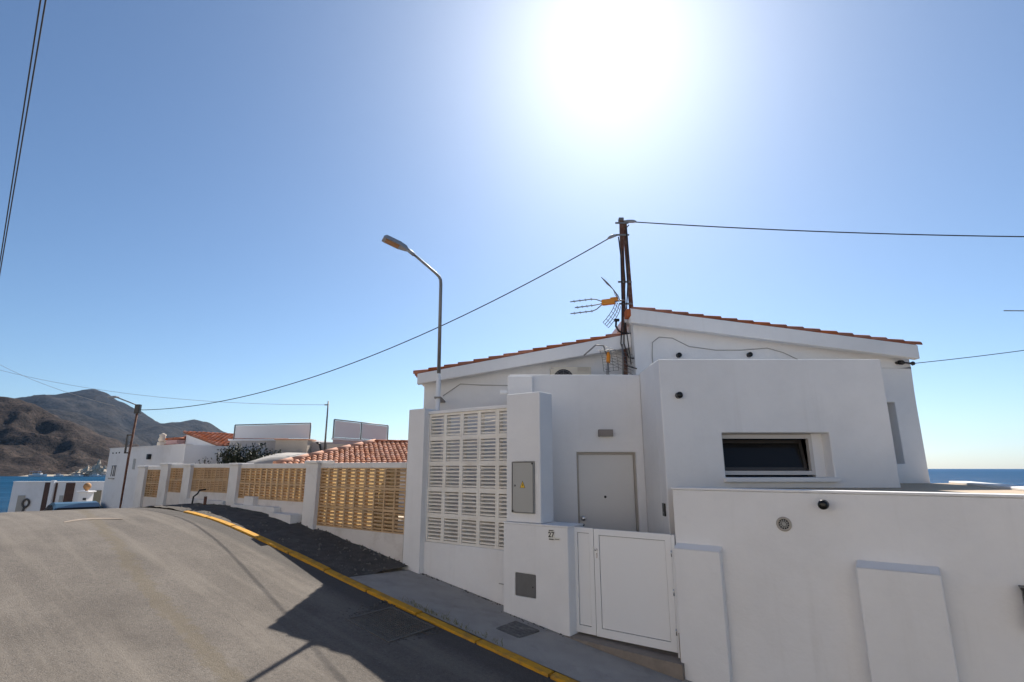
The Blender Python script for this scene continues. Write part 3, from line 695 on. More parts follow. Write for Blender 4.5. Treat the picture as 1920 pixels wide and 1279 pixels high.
# ------------------------------------------------------------------ fittings on the house
def spot(loc, label, r=.045):
    t = thing('wall_spotlight', label, 'spotlight', loc, 0, 'round black spotlights')
    MB().lathe([(r*.7,0),(r*.7,.012),(r,.016),(r,.07),(r*.93,.078)], FACE, 20).build('housing', M['black'], t)
    MB().lathe([(r*.82,.0785),(r*.8,.083),(r*.3,.086)], FACE, 20).build('lens', M['glass'], t)
    MB().lathe([(r*1.02,0),(r*1.02,.010),(r*.8,.011)], FACE, 20).build('backplate', M['black'], t)
    return t
spot((3.09,WY,2.03), 'left of the two round black spotlights under the roof overhang')
spot((4.40,WY,2.04), 'right of the two round black spotlights under the roof overhang')
spot((2.36,7.54,1.00), 'round black spotlight high on the wall left of the window')
sp = spot(F(.87,6.40,-.36), 'round black spotlight near the top of the long street wall', .047); sp.rotation_euler = (0,0,ROT)
t = thing('entrance_lamp', 'small taupe box lamp on the wall above the front door', 'wall lamp', (1.50,8.70,.545))
MB().bevel_box(-.115,.115,-.075,0,-.055,.055,.006).build('housing', M['lampbox'], t)
MB().box(-.10,.10,-.065,-.01,-.058,-.0555).build('diffuser', M['plate'], t)
t = thing('intercom', 'slim black intercom panel on the side wall by the gate', 'intercom', (2.11,7.70,-.56))
MB().bevel_box(-.022,0,-.055,.055,-.085,.085,.005).build('panel', M['black'], t)
MB().lathe([(.012,0),(.011,.004),(.003,.005)], tr(-.022,0,-.04) @ rot('Y',-90), 12).build('button', M['chrome'], t)
# air conditioner standing on the flat roof
t = thing('air_conditioner', 'beige outdoor air conditioner half hidden behind the parapet', 'air conditioner', (1.08,9.62,1.32))
M['acbody'] = mat('beige_ac_casing', (.52,.47,.38), .6, .05, 6)
body = MB(); body.bevel_box(-.37,.37,.0,.28,.04,.485,.012); bo = body.build('casing', M['acbody'], t)
MB().lathe([(.185,0),(.185,.006),(.17,.007)], tr(-.14,0,.255) @ FACE, 28).build('fan_opening', M['gap'], bo)
g = MB()
for r in (.06,.11,.16): g.tube([(-.14+r*math.cos(a*.2618), -.012, .255+r*math.sin(a*.2618)) for a in range(25)], .003, 5, False)
for a in range(8): g.tube([(-.14,-.012,.255),(-.14+.185*math.cos(a*.785),-.012,.255+.185*math.sin(a*.785))], .003, 5)
g.build('fan_grille', M['galv'], bo)
for k in range(5): MB().box(.12,.33,-.006,-.001,.40+k*.016,.408+k*.016).build('vent_slot', M['doorframe'], bo)
MB().box(-.37,-.32,-.001,.0,.44,.47).build('edge_strip', M['doorframe'], bo)
for x in (-.3,.3): MB().box(x-.03,x+.03,.02,.26,0,.04).build('foot', M['black'], t)
# small white junction light at the wall end
t = thing('bulkhead_light', 'small white light fitting at the end of the wall beside the louvre screen', 'light', (-.07,8.60,1.19))
MB().bevel_box(-.12,0,-.05,.03,-.025,.03,.008).build('body', M['alu'], t)

# utility mast: two rusty iron sections leaning together on the gable
t = thing('utility_mast', 'rusty twin iron utility mast bracketed to the house at the roof step', 'mast', (2.17,10.0,1.35))
MB().box(-.055,.015,-.035,.035,0,3.54, rot('Y', 1.2)).build('iron_post', M['rust'], t)
b = MB(); Mx = tr(.19,.06,0) @ rot('Y', -1.3)
b.box(-.012,.062,-.03,-.022,0,3.54,Mx); b.box(-.012,-.004,-.022,.04,0,3.54,Mx); b.box(.054,.062,-.022,.04,0,3.54,Mx)
b.build('iron_post', M['rust'], t)
for z in (3.46,3.2,2.2,1.75): MB().box(-.08,.19,-.05,-.037,z,z+.035).build('clamp', M['galv'], t)
MB().bevel_box(0,.10,-.05,.05,3.54,3.60,.01).build('cap', M['galv'], t)
br = MB(); br.tube([(-.16,-.08,1.42),(-.17,-.08,1.30),(-.12,-.08,1.21),(-.04,-.06,1.17),(.11,-.05,1.16)], .02, 8); br.build('bracket_arm', M['black'], t)
MB().bevel_box(-.20,-.10,-.11,-.05,1.40,1.45,.01).build('bracket_foot', M['black'], t)
def catenary(a, b_, sag, k=24):
    a = Vector(a); b_ = Vector(b_); return [a.lerp(b_, i/k) - Vector((0,0,4*sag*(i/k)*(1-i/k))) for i in range(k+1)]
cb = MB()
cb.tube([(2.36,9.95,4.78),(2.30,9.93,4.70),(2.31,9.92,4.3),(2.27,9.92,3.5),(2.21,9.9,2.9),(2.15,9.9,2.6),(2.13,9.88,2.3),(2.2,9.86,2.02),(2.26,9.7,1.98)], .012, 6)
cb.tube([(2.13,9.9,4.5),(2.16,9.91,4.1),(2.15,9.9,3.4),(2.11,9.89,2.7),(2.07,9.87,2.3),(2.16,9.8,1.85),(2.3,9.68,1.78)], .012, 6)
cb.tube([(2.20,9.9,4.2),(2.22,9.9,3.6),(2.17,9.9,2.95),(2.2,9.9,2.5),(2.25,9.9,1.9)], .010, 6)
tag(cb.build('mast_cables', M['cable']), 'black cables hanging down the rusty mast', 'cable')
# cable along the gable under the overhang
cb = MB(); cb.tube([(2.62,WY-.012,1.55),(2.60,WY-.012,2.0),(2.62,WY-.012,2.28),(2.75,WY-.012,2.38),(3.0,WY-.012,2.36),(3.3,WY-.012,2.2),(3.8,WY-.012,2.13),(4.25,WY-.012,2.13),(4.75,WY-.012,2.17),(5.05,WY-.012,2.08),(5.4,WY-.012,1.9)], .008, 6)
tag(cb.build('wall_cable', M['cable_grey']), 'grey cable drooping along the wall under the tiled overhang', 'cable')
cb = MB(); cb.tube([(-1.33,LY-.012,1.35),(-1.0,LY-.012,1.58),(-.6,LY-.012,1.56),(0,LY-.012,1.55),(.4,LY-.012,1.56)], .009, 6)
tag(cb.build('wall_cable', M['cable_grey']), 'grey cable running from the lamp post along the lower wing', 'cable')
# insulator with its wire, right end
t = thing('insulator', 'black double insulator holding a wire at the right corner of the house', 'insulator', (7.12,WY,1.87))
MB().tube([(0,0,.02),(0,-.06,.02)], .03, 10).build('wall_stud', M['black'], t)
MB().tube([(0,-.06,.02),(.06,-.07,.015),(.10,-.075,.01),(.19,-.08,.0),(.23,-.085,-.005),(.26,-.09,-.005)], [.04,.045,.016,.016,.042,.03], 10).build('body', M['black'], t)

# aerials on the mast
def aerial(name, label, loc, yaw, pitch, scale=1.0, whole=True):
    t = thing(name, label, 'aerial', loc, 0, 'TV aerials')
    Mx = rot('Z', yaw) @ rot('Y', pitch) @ Matrix.Scale(scale, 4)       # boom runs along local -x
    def tb(b, pts, r, seg=6): b.tube([Mx @ Vector(p) for p in pts], r*scale, seg)
    b = MB(); b.bevel_box(-.30,-.02,-.05,.05,-.055,.06,.018, Mx); b.bevel_box(-.12,.03,-.035,.035,.0,.085,.012, Mx); b.build('dipole_box', M['orange'], t)
    for (zz, dz, ln) in ((.02,.09,.52),(-.01,-.02,.42),(-.02,-.13,.52)):
        b = MB(); tb(b, [(-.28,0,zz),(-.42,0,zz+dz*.8),(-.46-.05,0,zz+dz),(-.46-ln,0,zz+dz)], .011)
        for k in range(4):
            x = -.52-k*ln/4.2; tb(b, [(x,-.06,zz+dz),(x,.06,zz+dz)], .005, 5); tb(b, [(x,0,zz+dz-.03),(x,0,zz+dz+.03)], .005, 5)
        b.build('boom', M['galv'], t)
    for sg in (1,-1):
        b = MB()
        rails = [[(.03-.27*(q**1.6), y, sg*(.06+.42*q)) for q in [i/6 for i in range(7)]] for y in (-.22,-.07,.07,.22)]
        for rl in rails: tb(b, rl, .007)
        for i in range(7): tb(b, [rails[0][i], rails[-1][i]], .005, 5)
        b.build('reflector', M['galv'], t)
    MB().tube([Mx @ Vector((.0,0,0)), Mx @ Vector((.17,0,0))], .016*scale, 8).build('mast_clamp', M['galv'], t)
    return t
aerial('television_aerial', 'upper television aerial with orange box and three arms on the rusty mast', (2.02,9.86,3.14), -24, 0, .95)
aerial('television_aerial', 'lower television aerial with orange box fallen against the wall above the door', (1.75,9.45,2.0), 70, -62, .62)
b = MB(); b.tube([(1.30,9.45,1.98),(1.52,9.44,2.17),(1.66,9.44,2.16),(1.76,9.43,1.86)], .014, 6)
for k in range(6): b.tube([(1.6+k*.02,9.44,2.17-k*.06),(2.22,9.6,2.02-k*.075)], .004, 5)
b.tube([(2.02,9.5,2.2),(2.0,9.48,1.6)], .013, 6)
tag(b.build('bent_antenna_frame', M['galv']), 'bent grey antenna frame with thin rods beside the lower orange aerial box', 'aerial')

# ------------------------------------------------------------------ street lamp at the house
t = thing('street_lamp', 'tall thin street lamp with angled arm rising behind the louvre screen', 'street lamp', (-1.34,9.63,-1.75))
MB().tube([(0,0,0),(0,0,3.43)], .042, 10).build('pole_base', M['stucco'], t)
MB().tube([(0,0,3.43),(-.015,0,5.15),(-.022,-.002,5.24),(-.05,-.015,5.30),(-.12,-.045,5.365),(-.57,-.26,5.71)], [.034,.031,.03,.028,.026,.024], 10).build('pole', M['galv'], t)
MB().tube([(-.50,-.228,5.655),(-.64,-.294,5.75)], .036, 10).build('arm_sleeve', M['headgrey'], t)
ha = Vector((-.90,-.43,0)).normalized(); hd = Vector((ha.x*.95, ha.y*.95, .30)).normalized(); hs = Vector((-ha.y, ha.x, 0)); hn = hd.cross(hs).normalized()
if hn.z < 0: hn = -hn
base = Vector((-.62,-.285,5.735))
def hp(a, b_, c): return base+hd*a+hs*b_+hn*c
outl = [(0,.04),(.05,.065),(.12,.09),(.17,.115),(.45,.115),(.49,.095)]
vs = [hp(a, w_, -.025) for a, w_ in outl]+[hp(a, -w_, -.025) for a, w_ in reversed(outl)]
vs += [hp(a, w_*.85, .05 if 0 < i < 5 else .02) for i, (a, w_) in enumerate(outl)]+[hp(a, -w_*.85, .05 if 0 < i < 5 else .02) for i, (a, w_) in reversed(list(enumerate(outl)))]
k = len(outl)*2
hb = MB(); hb.add(vs, [tuple(range(k)), tuple(range(2*k-1,k-1,-1))]+[(i,i+k,(i+1)%k+k,(i+1)%k) for i in range(k)]); hb.build('lamp_head', M['headgrey'], t)
ln = MB(); ln.add([hp(.17,.088,-.0275),hp(.44,.088,-.0275),hp(.44,-.088,-.0275),hp(.17,-.088,-.0275),hp(.19,.078,-.034),hp(.42,.078,-.034),hp(.42,-.078,-.034),hp(.19,-.078,-.034)], [(4,5,6,7),(0,1,5,4),(1,2,6,5),(2,3,7,6),(3,0,4,7)]); ln.build('lamp_lens', M['lens'], t)
MB().box(-.06,.06,-.06,.62,2.97,3.0).build('wall_clamp', M['galv'], t)

# ------------------------------------------------------------------ street front of the house
# corner pillar
t = street_thing('corner_pillar', 'white square pillar at the left end of the louvre screen', 'pillar', 7.10, 6.42, -2.4)
b = MB(); b.bevel_box(0,.39,0,.42,.0,3.395,.008); b.build('shaft', M['stucco'], t)
# louvre screen
LB_W, LB_H = .372, .412
def louvre_meshes(tag_, w_, h_, m, nsl, d=.10, bar=.036, tilt=10, sd=None, st=.024):
    b = MB(); b.panel(0, w_, 0, h_, 0, d, [(bar, w_-bar, bar, h_-bar)]); fm = b.mesh('louvre_block_'+tag_, m)
    sd = sd or d*.72
    sm_ = MB(); Mx = tr(w_/2, d/2, 0) @ rot('X', tilt); sm_.box(-(w_/2-bar), w_/2-bar, -sd/2, sd/2, -st/2, st/2, Mx); sl = sm_.mesh('slat_'+tag_, m)
    zs = [bar+(h_-2*bar)*(k+.5)/nsl for k in range(nsl)]
    return fm, sl, zs
scr = street_thing('louvre_screen', 'tall white louvre block screen beside the meter column', 'screen wall', 6.72, 6.52, 0)
fm, sl, zs = louvre_meshes('cream', LB_W, LB_H, M['louvre_w'], 6)
for c in range(5):
    for r in range(5):
        blk = link('louvre_block', fm, scr, (.02+c*LB_W, .02+random.uniform(-.004,.004), -1.165+r*LB_H))
        for z in zs: link('slat', sl, blk, (0,0,z))
MB().bevel_box(-.02,1.92,-.01,.16,-1.165+5*LB_H+.002,-1.165+5*LB_H+.055,.008).build('coping', M['stucco'], scr)
b = MB(); b.box(-.02,1.92,0,.16,-2.6,-1.167); b.box(-.02,.018,.0,.16,-1.167,.892); b.build('base_wall', M['stucco'], scr)
b = MB(); b.tube([(1.58,-.012,-1.62),(1.72,-.012,-1.625),(1.72,-.012,-1.50)], .008, 6); b.build('pipe_stub', M['cable_grey'], scr)

# meter column: upper shaft, lower shaft
mc = street_thing('meter_column', 'white masonry column holding the grey electric cabinet left of the gate', 'column', 4.90, 6.30, 0)
b = MB(); b.panel(.012,.61,-.74,1.075,.05,.33,[(.128,.512,-.615,.088)]); b.build('upper_shaft', M['stucco'], mc)
MB().box(.10,.54,.20,.33,-.64,.11).build('cabinet_niche', M['stucco'], mc)
b = MB(); b.panel(0,1.06,-2.6,-.762,0,.42,[(.205,.545,-1.685,-1.395)]); b.build('lower_shaft', M['stucco'], mc)
MB().bevel_box(-.002,1.062,-.003,.422,-.762,-.742,.004).build('shelf_top', M['stucco'], mc)
MB().box(.18,.57,.03,.06,-1.71,-1.37).build('niche_back', M['gap'], mc)
cab = street_thing('electric_cabinet', 'grey electric meter cabinet door with a yellow warning triangle', 'cabinet', 4.90, 6.30, 0)
cd = MB().bevel_box(.131,.509,.028,.12,-.612,.085,.006).build('cabinet_door', M['cabinet'], cab)
fb = MB()
for (a, b_, c, d) in ((.131,.509,.072,.085),(.131,.509,-.612,-.600),(.131,.143,-.60,.072),(.497,.509,-.60,.072)): fb.box(a, b_, .020, .0275, c, d)
fb.build('cabinet_rim', M['steel_grey'], cab)
MB().add([(.272,.0255,-.275),(.368,.0255,-.275),(.32,.0255,-.175)], [(0,1,2)]).build('triangle_rim', M['ink'], cab)
MB().add([(.281,.0240,-.270),(.359,.0240,-.270),(.32,.0240,-.187)], [(0,1,2)]).build('warning_triangle', M['warn'], cab)
MB().add([(.327,.0225,-.205),(.307,.0225,-.238),(.319,.0225,-.236),(.312,.0225,-.264),(.334,.0225,-.230),(.322,.0225,-.232)], [(0,1,2),(2,3,4),(4,5,2)]).build('lightning_bolt', M['ink'], cab)
MB().lathe([(.014,0),(.014,.008),(.005,.009)], tr(.185,.028,-.245) @ FACE, 12).build('lock', M['steel_grey'], cab)
for z in (-.59,.06): MB().box(.134 if z < 0 else .48,.16 if z < 0 else .506,.014,.0195,z-.012,z+.012).build('hinge', M['black'], cab)
h = street_thing('meter_hatch', 'dark grey steel meter hatch low on the white column', 'hatch', 4.90, 6.30, 0)
MB().bevel_box(.208,.542,.004,.028,-1.682,-1.398,.003).build('hatch_door', M['steel_grey'], h)
MB().lathe([(.010,0),(.010,.005),(.003,.006)], tr(.50,.004,-1.55) @ FACE, 10).build('lock', M['black'], h)
# house number plate 27
npl = street_thing('house_number_plate', 'small ceramic plate with the number 27 on the column by the gate', 'number plate', 4.13, 6.30, -.865)
b = MB(); b.bevel_box(0,.085,-.010,-.001,-.068,.068,.002); b.build('plate', M['plate'], npl)
b = MB(); b.bevel_box(.088,.175,-.009,-.001,-.062,-.028,.002); b.build('street_strip', M['plate'], npl)
def text_part(s_, size, parent, loc, m, name='digits', rx=90):
    cu = bpy.data.curves.new(name, 'FONT'); cu.body = s_; cu.size = size; cu.align_x = 'CENTER'; cu.align_y = 'CENTER'; cu.extrude = .0006; cu.offset = size*.022
    o = bpy.data.objects.new('tmp', cu); COL.objects.link(o); dg = bpy.context.evaluated_depsgraph_get(); me = bpy.data.meshes.new_from_object(o.evaluated_get(dg)); bpy.data.objects.remove(o)
    me.materials.clear(); me.materials.append(m); q = link(name, me, parent, loc); q.rotation_euler = (R(rx), 0, 0); return q
text_part('27', .095, npl, (.042,-.0115,0), M['ink'])
MB().box(.006,.079,-.0118,-.0102,.048,.060).build('printed_band', M['ink'], npl)
MB().box(.006,.079,-.0118,-.0102,-.060,-.048).build('printed_band', M['ink'], npl)
MB().box(.095,.165,-.0105,-.0092,-.053,-.046).build('printed_line', M['ink'], npl)

# gate: fixed side panel and leaf
gt = street_thing('garden_gate', 'white aluminium garden gate with a narrow fixed side panel', 'gate', 3.86, 6.47, 0)
def panelled(name, x0, x1, z0, z1, fw, fw2, parent):
    b = MB()
    for (a, b_, c, d) in ((x0,x1,z1-fw,z1),(x0,x1,z0,z0+fw2),(x0,x0+fw,z0+fw2,z1-fw),(x1-fw,x1,z0+fw2,z1-fw)): b.box(a, b_, 0, .05, c, d)
    fo = b.build(name, M['alu'], parent)
    g = .007
    MB().box(x0+fw+g, x1-fw-g, .010, .04, z0+fw2+g, z1-fw-g).build('infill_panel', M['alu'], fo)
    q = MB(); q.box(x0+fw+.001, x1-fw-.001, .026, .034, z0+fw2+.001, z1-fw-.001); q.build('panel_joint', M['gap'], fo)
    return fo
gz0, gz1 = -2.03, -.765
MB().box(-.035,-.002,-.01,.07,gz0-.03,gz1).build('gate_jamb', M['alu'], gt)
panelled('side_panel', 0, .300, gz0, gz1, .062, .085, gt)
lf = panelled('gate_leaf', .308, 1.335, gz0-.006, gz1-.004, .072, .095, gt)
for z in (-.98,-1.40,-1.82):
    MB().tube([(1.3385,-.012,z-.035),(1.3385,-.012,z+.035)], .009, 8).build('hinge', M['chrome'], gt)
MB().box(1.342,1.385,-.012,.07,gz0-.05,gz1-.01).build('gate_jamb', M['alu'], gt)
MB().box(.300,.308,.012,.03,gz0,gz1-.005).build('meeting_joint', M['gap'], gt)
MB().lathe([(.013,0),(.013,.008),(.006,.03),(.013,.034),(.013,.04),(.003,.041)], tr(.345,0,-1.02) @ FACE, 12).build('handle', M['chrome'], lf)
MB().box(.34,.352,-.004,0,-1.12,-1.06).build('keyhole_plate', M['chrome'], lf)
st = street_thing('stone_step', 'brown stone threshold step under the white garden gate', 'step', 3.90, 6.27, 0)
b = MB(); vs = []
for (x, zt) in ((-.03,-2.048),(.7,-2.066),(1.49,-2.085)):
    vs += [(x,0,zt),(x,.45,zt),(x,0,zt-.5),(x,.45,zt-.5)]
b.add(vs, [(0,4,5,1),(4,8,9,5),(2,6,4,0),(6,10,8,4),(0,1,3,2),(8,10,11,9)]); b.build('tread', M['stone'], st)
MB().box(-.03,.02,.125,.19,-2.06,-1.83).build('corner_stone', M['stone'], st)
MB().box(1.435,1.485,.10,.19,-2.10,-1.80).build('corner_stone', M['stone'], st)

# long street wall with two pilasters
gw = street_thing('street_wall', 'long plain white street wall right of the gate with two low pilasters', 'wall', 2.46, 6.45, 0)
b = MB(); b.box(0,3.72,0,.20,-3.2,-.252); b.build('wall', M['stucco'], gw)
MB().bevel_box(-.008,3.728,-.008,.208,-.25,-.225,.006).build('coping', M['stucco'], gw)
def pilaster(x0, x1, zt, d):
    b = MB(); b.prism([(x0,-d,-3.2),(x1,-d,-3.2),(x1,-d,zt-.012),(x0,-d,zt-.012)], (0,d-.001,0))
    b.add([(x0,-d,zt-.0119),(x1,-d,zt-.0119),(x1,-.002,zt+.035),(x0,-.002,zt+.035)], [(0,1,2,3)])
    b.add([(x0,-d,zt-.0119),(x0,-.002,zt+.035),(x0,-.002,zt-.0119)], [(0,1,2)]); b.add([(x1,-d,zt-.0119),(x1,-.002,zt-.0119),(x1,-.002,zt+.035)], [(0,1,2)])
    return b.build('pilaster', M['stucco'], gw)
pilaster(.01,.53,-.885,.11); pilaster(1.80,2.44,-.905,.15)
vt = street_thing('vent_grille', 'round beige ventilation grille set in the street wall', 'vent', 1.27, 6.45, -.575)
MB().lathe([(.074,0),(.074,.010),(.058,.016),(.052,.012),(.052,.002)], FACE, 28).build('rim', M['doorframe'], vt)
MB().lathe([(.051,0),(.051,.003),(.01,.0035)], FACE, 24).build('mesh_backing', M['gap'], vt)
for a in range(6):
    MB().box(-.05,.05,-.009,-.005,-.0025,.0025, rot('Y', a*30)).build('vane', M['cabinet'], vt)
for r in (.018,.034): MB().tube([(r*math.cos(k*.35), -.007, r*math.sin(k*.35)) for k in range(19)], .002, 5, False).build('ring', M['cabinet'], vt)
mb = street_thing('mail_box', 'black mail box on the street wall at the right edge of the picture', 'mail box', -.50, 6.45, -1.0)
MB().bevel_box(.0,.34,-.12,0,-.30,.02,.012).build('body', M['black'], mb)
MB().bevel_box(-.012,.352,-.135,0,.021,.04,.006).build('lid', M['black'], mb)
MB().box(.06,.28,-.125,-.1205,-.05,-.035).build('slot', M['gap'], mb)

# terrace behind the street wall with its own parapet
ter = thing('terrace', 'tan terrace behind the street wall edged by a white coped parapet', 'terrace')
pa = [F(2.40,6.66), F(-1.25,6.66), Vector((7.9,9.4,0)), Vector((7.9,WY-.01,0)), Vector((5.32,WY-.01,0)), Vector((5.32,7.53,0)), Vector((2.2,7.53,0))]
MB().prism([(p.x,p.y,-.262) for p in pa], (0,0,-2.6)).build('terrace_floor', M['tan'], ter)
A = F(-1.22,6.62); B_ = Vector((7.72,9.72,0)); d_ = (B_-A).normalized(); nn_ = Vector((d_.y,-d_.x,0))
def ribbon(a, b_, w0, w1, z0, z1): return [(a+nn_*w0).to_tuple()[:2]+(z0,), (a+nn_*w1).to_tuple()[:2]+(z0,), (b_+nn_*w1).to_tuple()[:2]+(z0,), (b_+nn_*w0).to_tuple()[:2]+(z0,)]
MB().prism(ribbon(A, B_, .0, .20, -3.2, 0), (0,0,2.93)).build('parapet', M['stucco'], ter)
MB().prism(ribbon(A, B_, -.02, .24, -.268, 0), (0,0,.045)).build('parapet_coping', M['stucco'], ter)

# ------------------------------------------------------------------ yellow louvre fence up the street
posts = [(9.82,.13,.40,'tall white fence post between the two nearest yellow louvre panels'),
         (12.99,.10,.40,'white fence post at the end of the low plinth, second from the house'),
         (15.48,.09,.42,'white fence post with wide cap left of the black drain pipe'),
         (16.90,.12,.48,'white capped fence post on the right of the small end panel'),
         (18.50,.05,.50,'last white fence post at the far end of the yellow fence')]
for (s, zt, w_, lab) in posts:
    t = street_thing('fence_post', lab, 'post', s, 6.36, 0, 'posts of the yellow louvre fence')
    MB().bevel_box(-w_/2,w_/2,0,.34,G(s)-.5,zt-.045,.012).build('shaft', M['post'], t)
    MB().bevel_box(-w_/2-.03,w_/2+.03,-.03,.37,zt-.045,zt+.012,.018).build('cap', M['post'], t)
def fence(s0, s1, ztop, rows, bw, bh, nsl, label, single, base_lo):
    L_ = s0-s1; t = street_thing('louvre_fence_panel', label, 'fence panel', s0, 6.44, 0, 'yellow louvre fence panels')
    nc = max(1, round(L_/bw)); bw = L_/nc
    fm, sl, zs = louvre_meshes('sand_%d' % int(s0*10), bw, bh, M['louvre_y'], nsl, d=.085, bar=.022, tilt=4, st=.030)
    z0 = ztop-rows*bh
    jm = None
    if not single:
        jb = MB()
        Mx = rot('X', 4)
        for z in zs: jb.box(.022, bw-.022, -.034, .034, -.012, .012, tr(0, .0425, z) @ Mx)
        jm = jb.mesh('slats', M['louvre_y'])
    for c in range(nc):
        for r in range(rows):
            blk = link('louvre_block', fm, t, (c*bw, random.uniform(-.004,.004), z0+r*bh))
            if single:
                for z in zs: link('slat', sl, blk, (0,0,z))
            else: link('slats', jm, blk)
    mat_x1 = L_-.30 if single and rows == 3 else L_
    MB().add([(0,.095,z0+.01),(mat_x1,.095,z0+.01),(mat_x1,.095,ztop-.002),(0,.095,ztop-.002)], [(0,1,2,3)]).build('added_reed_mat', M['reed'], t)  # matting added behind the louvres so that their gaps glow
    MB().bevel_box(0,L_,-.01,.10,ztop+.001,ztop+.095,.008).build('top_rail', M['post'], t)
    MB().box(0,L_,-.005,.12,base_lo,z0-.001).build('base_wall', M['basewall'], t)
    return t
fence(9.62, 7.12, .0, 3, .268, .362, 5, 'nearest yellow louvre fence panel, three blocks high, next to the house pillar', True, -2.2)
fence(12.79, 10.02, -.005, 2, .232, .335, 5, 'yellow louvre fence panel above the long white plinth', True, -1.8)
fence(15.27, 13.19, .005, 2, .205, .295, 6, 'yellow louvre fence panel behind the black drain pipe', False, -1.6)
fence(16.66, 15.69, .0, 2, .16, .32, 4, 'narrow yellow louvre panel between two capped posts', False, -1.8)
fence(18.25, 17.14, -.05, 2, .19, .38, 5, 'last small yellow louvre panel before the rusty utility pole', False, -2.2)
t = street_thing('plinth', 'long low white plinth with a box end against the fence', 'plinth', 12.79, 6.28, 0)
b = MB(); b.bevel_box(.02,1.85,0,.215,-1.8,-.80,.01); b.build('ledge', M['post'], t)
b = MB(); b.bevel_box(1.86,2.66,-.10,.21,-1.9,-.90,.012); b.build('end_box', M['post'], t)
MB().box(.5,.9,.05,.21,-.80,-.62).build('block', M['post'], t)
t = street_thing('plinth', 'white plinth under the fence panel with the black drain pipe', 'plinth', 15.25, 6.30, 0)
MB().bevel_box(0,2.05,0,.195,-1.7,-.76,.01).build('ledge', M['post'], t)
t = street_thing('drain_pipe', 'short bent black drain pipe sticking out of the fence base', 'pipe', 14.55, 6.28, 0)
MB().tube([(.10,.2,-.52),(.10,.02,-.54),(.10,-.02,-.62),(-.02,-.05,-.69),(-.05,-.06,-.95)], .02, 8).build('pipe', M['black'], t)
t = street_thing('iron_stub', 'short rusty iron stub post at the verge by the fence', 'stub post', 13.75, 6.15, 0)
MB().tube([(0,0,-.95),(0,0,-.66)], .035, 8).build('stub', M['rust'], t)

# ------------------------------------------------------------------ neighbour with the hipped terracotta roof
nb = thing('tiled_house', 'low house with weathered hipped terracotta roof behind the yellow fence', 'house')
C0 = Vector((-6.07,14.0,.065)); ev = Vector((.95,.311,0)).normalized(); eh = Vector((-.311,.95,0)).normalized(); sl_ = .275
eu = (eh+Vector((0,0,sl_))).normalized(); RL = 2.6
top = C0+ev*RL+eh*RL+Vector((0,0,sl_*RL))
b = MB(); e1 = C0+ev*8; t1 = top+ev*(8-RL)
bl = C0+eh*(2*RL); 
b.add([C0-Vector((0,0,.02)), e1-Vector((0,0,.02)), t1-Vector((0,0,.02)), top-Vector((0,0,.02))], [(0,1,2,3)])
b.add([C0-Vector((0,0,.02)), top-Vector((0,0,.02)), bl-Vector((0,0,.02))], [(0,1,2)])
e2 = e1+eh*(2*RL); b.add([top-Vector((0,0,.02)), t1-Vector((0,0,.02)), e2-Vector((0,0,.02)), bl-Vector((0,0,.02))], [(0,1,2,3)])
b.add([C0-Vector((0,0,.10)), e1-Vector((0,0,.10)), e2-Vector((0,0,.10)), bl-Vector((0,0,.10))], [(3,2,1,0)])
for p, q in ((C0,e1),(e1,e2),(e2,bl),(bl,C0)): b.add([p-Vector((0,0,.10)), q-Vector((0,0,.10)), q-Vector((0,0,.02)), p-Vector((0,0,.02))], [(0,1,2,3)])
rf = b.build('roof', M['deck'], nb)
tile_roof(rf, C0-eu*.04, ev, eu, 34, 12, .142, .228, tile_b, keep=lambda c, r: .142*(c+.5) > .22*r+.02, single=lambda c, r: c < 31, jit=.014)
b = MB()
for k in range(7):                                                       # hip and ridge tiles
    a = C0.lerp(top, k/7); d = top-C0
    b.tube([a+Vector((0,0,.03)), C0.lerp(top,(k+1.12)/7)+Vector((0,0,.045))], [.085,.07], 8)
b.build('hip_tiles', M['tile_pale'], rf)
b = MB()
for k in range(12):
    a = top+ev*(k*.42); b.tube([a+Vector((0,0,.02)), a+ev*.46+Vector((0,0,.03))], [.085,.072], 8)
b.build('ridge_tiles', M['tile'], rf)
i0 = C0+ev*.35+eh*.35; Mq = Matrix(((ev.x,eh.x,0,i0.x),(ev.y,eh.y,0,i0.y),(0,0,1,0),(0,0,0,1)))
MB().box(0,7.3,0,4.4,-1.6,-.04,Mq).build('wall', M['stucco_far'], nb)
for x in (1.2,3.4): 
    wq = MB().box(x,x+.9,-.012,.0,-1.0,-.35,Mq).build('window', M['wood'], nb)

# terrace house further back with white windbreak screens
th = thing('terrace_house', 'cream flat roofed house with roof terrace behind the tiled roof', 'house')
MB().box(-9.9,-7.12,19.02,23,-2,.93).build('wall', M['grey_wall'], th)
MB().box(-9.95,-7.08,18.98,23.05,.93,.985).build('parapet_edge', M['stucco_far'], th)
MB().box(-7.98,-6.9,18.3,19.0,-2,.92).build('wall_bay', M['cream'], th)
MB().box(-8.02,-6.86,18.26,19.0,.921,.96).build('bay_coping', M['tile_pale'], th)
MB().box(-7.05,-6.0,18.7,23.2,-2,.86).build('wall', M['grey_wall'], th)
MB().box(-6.2,-5.4,18.2,18.69,-2,.78).build('wall_bay', M['cream'], th)
M['pinkwall'] = mat('pale_pink_render', (.60,.47,.44), .85, .06, 2, .2, 20, dirt=(.45,.38,.35), damt=.4)
b = MB(); b.prism([(-6.12,18.5,-2),(-4.0,19.3,-2),(-4.0,19.3,.84),(-6.12,18.5,.94)], (0,3,0)); b.build('wall', M['pinkwall'], th)
b = MB(); b.prism([(-6.15,18.45,.941),(-3.98,19.28,.841),(-3.98,19.28,.90),(-6.15,18.45,1.0)], (0,3,0)); b.build('parapet_edge', M['stucco_far'], th)
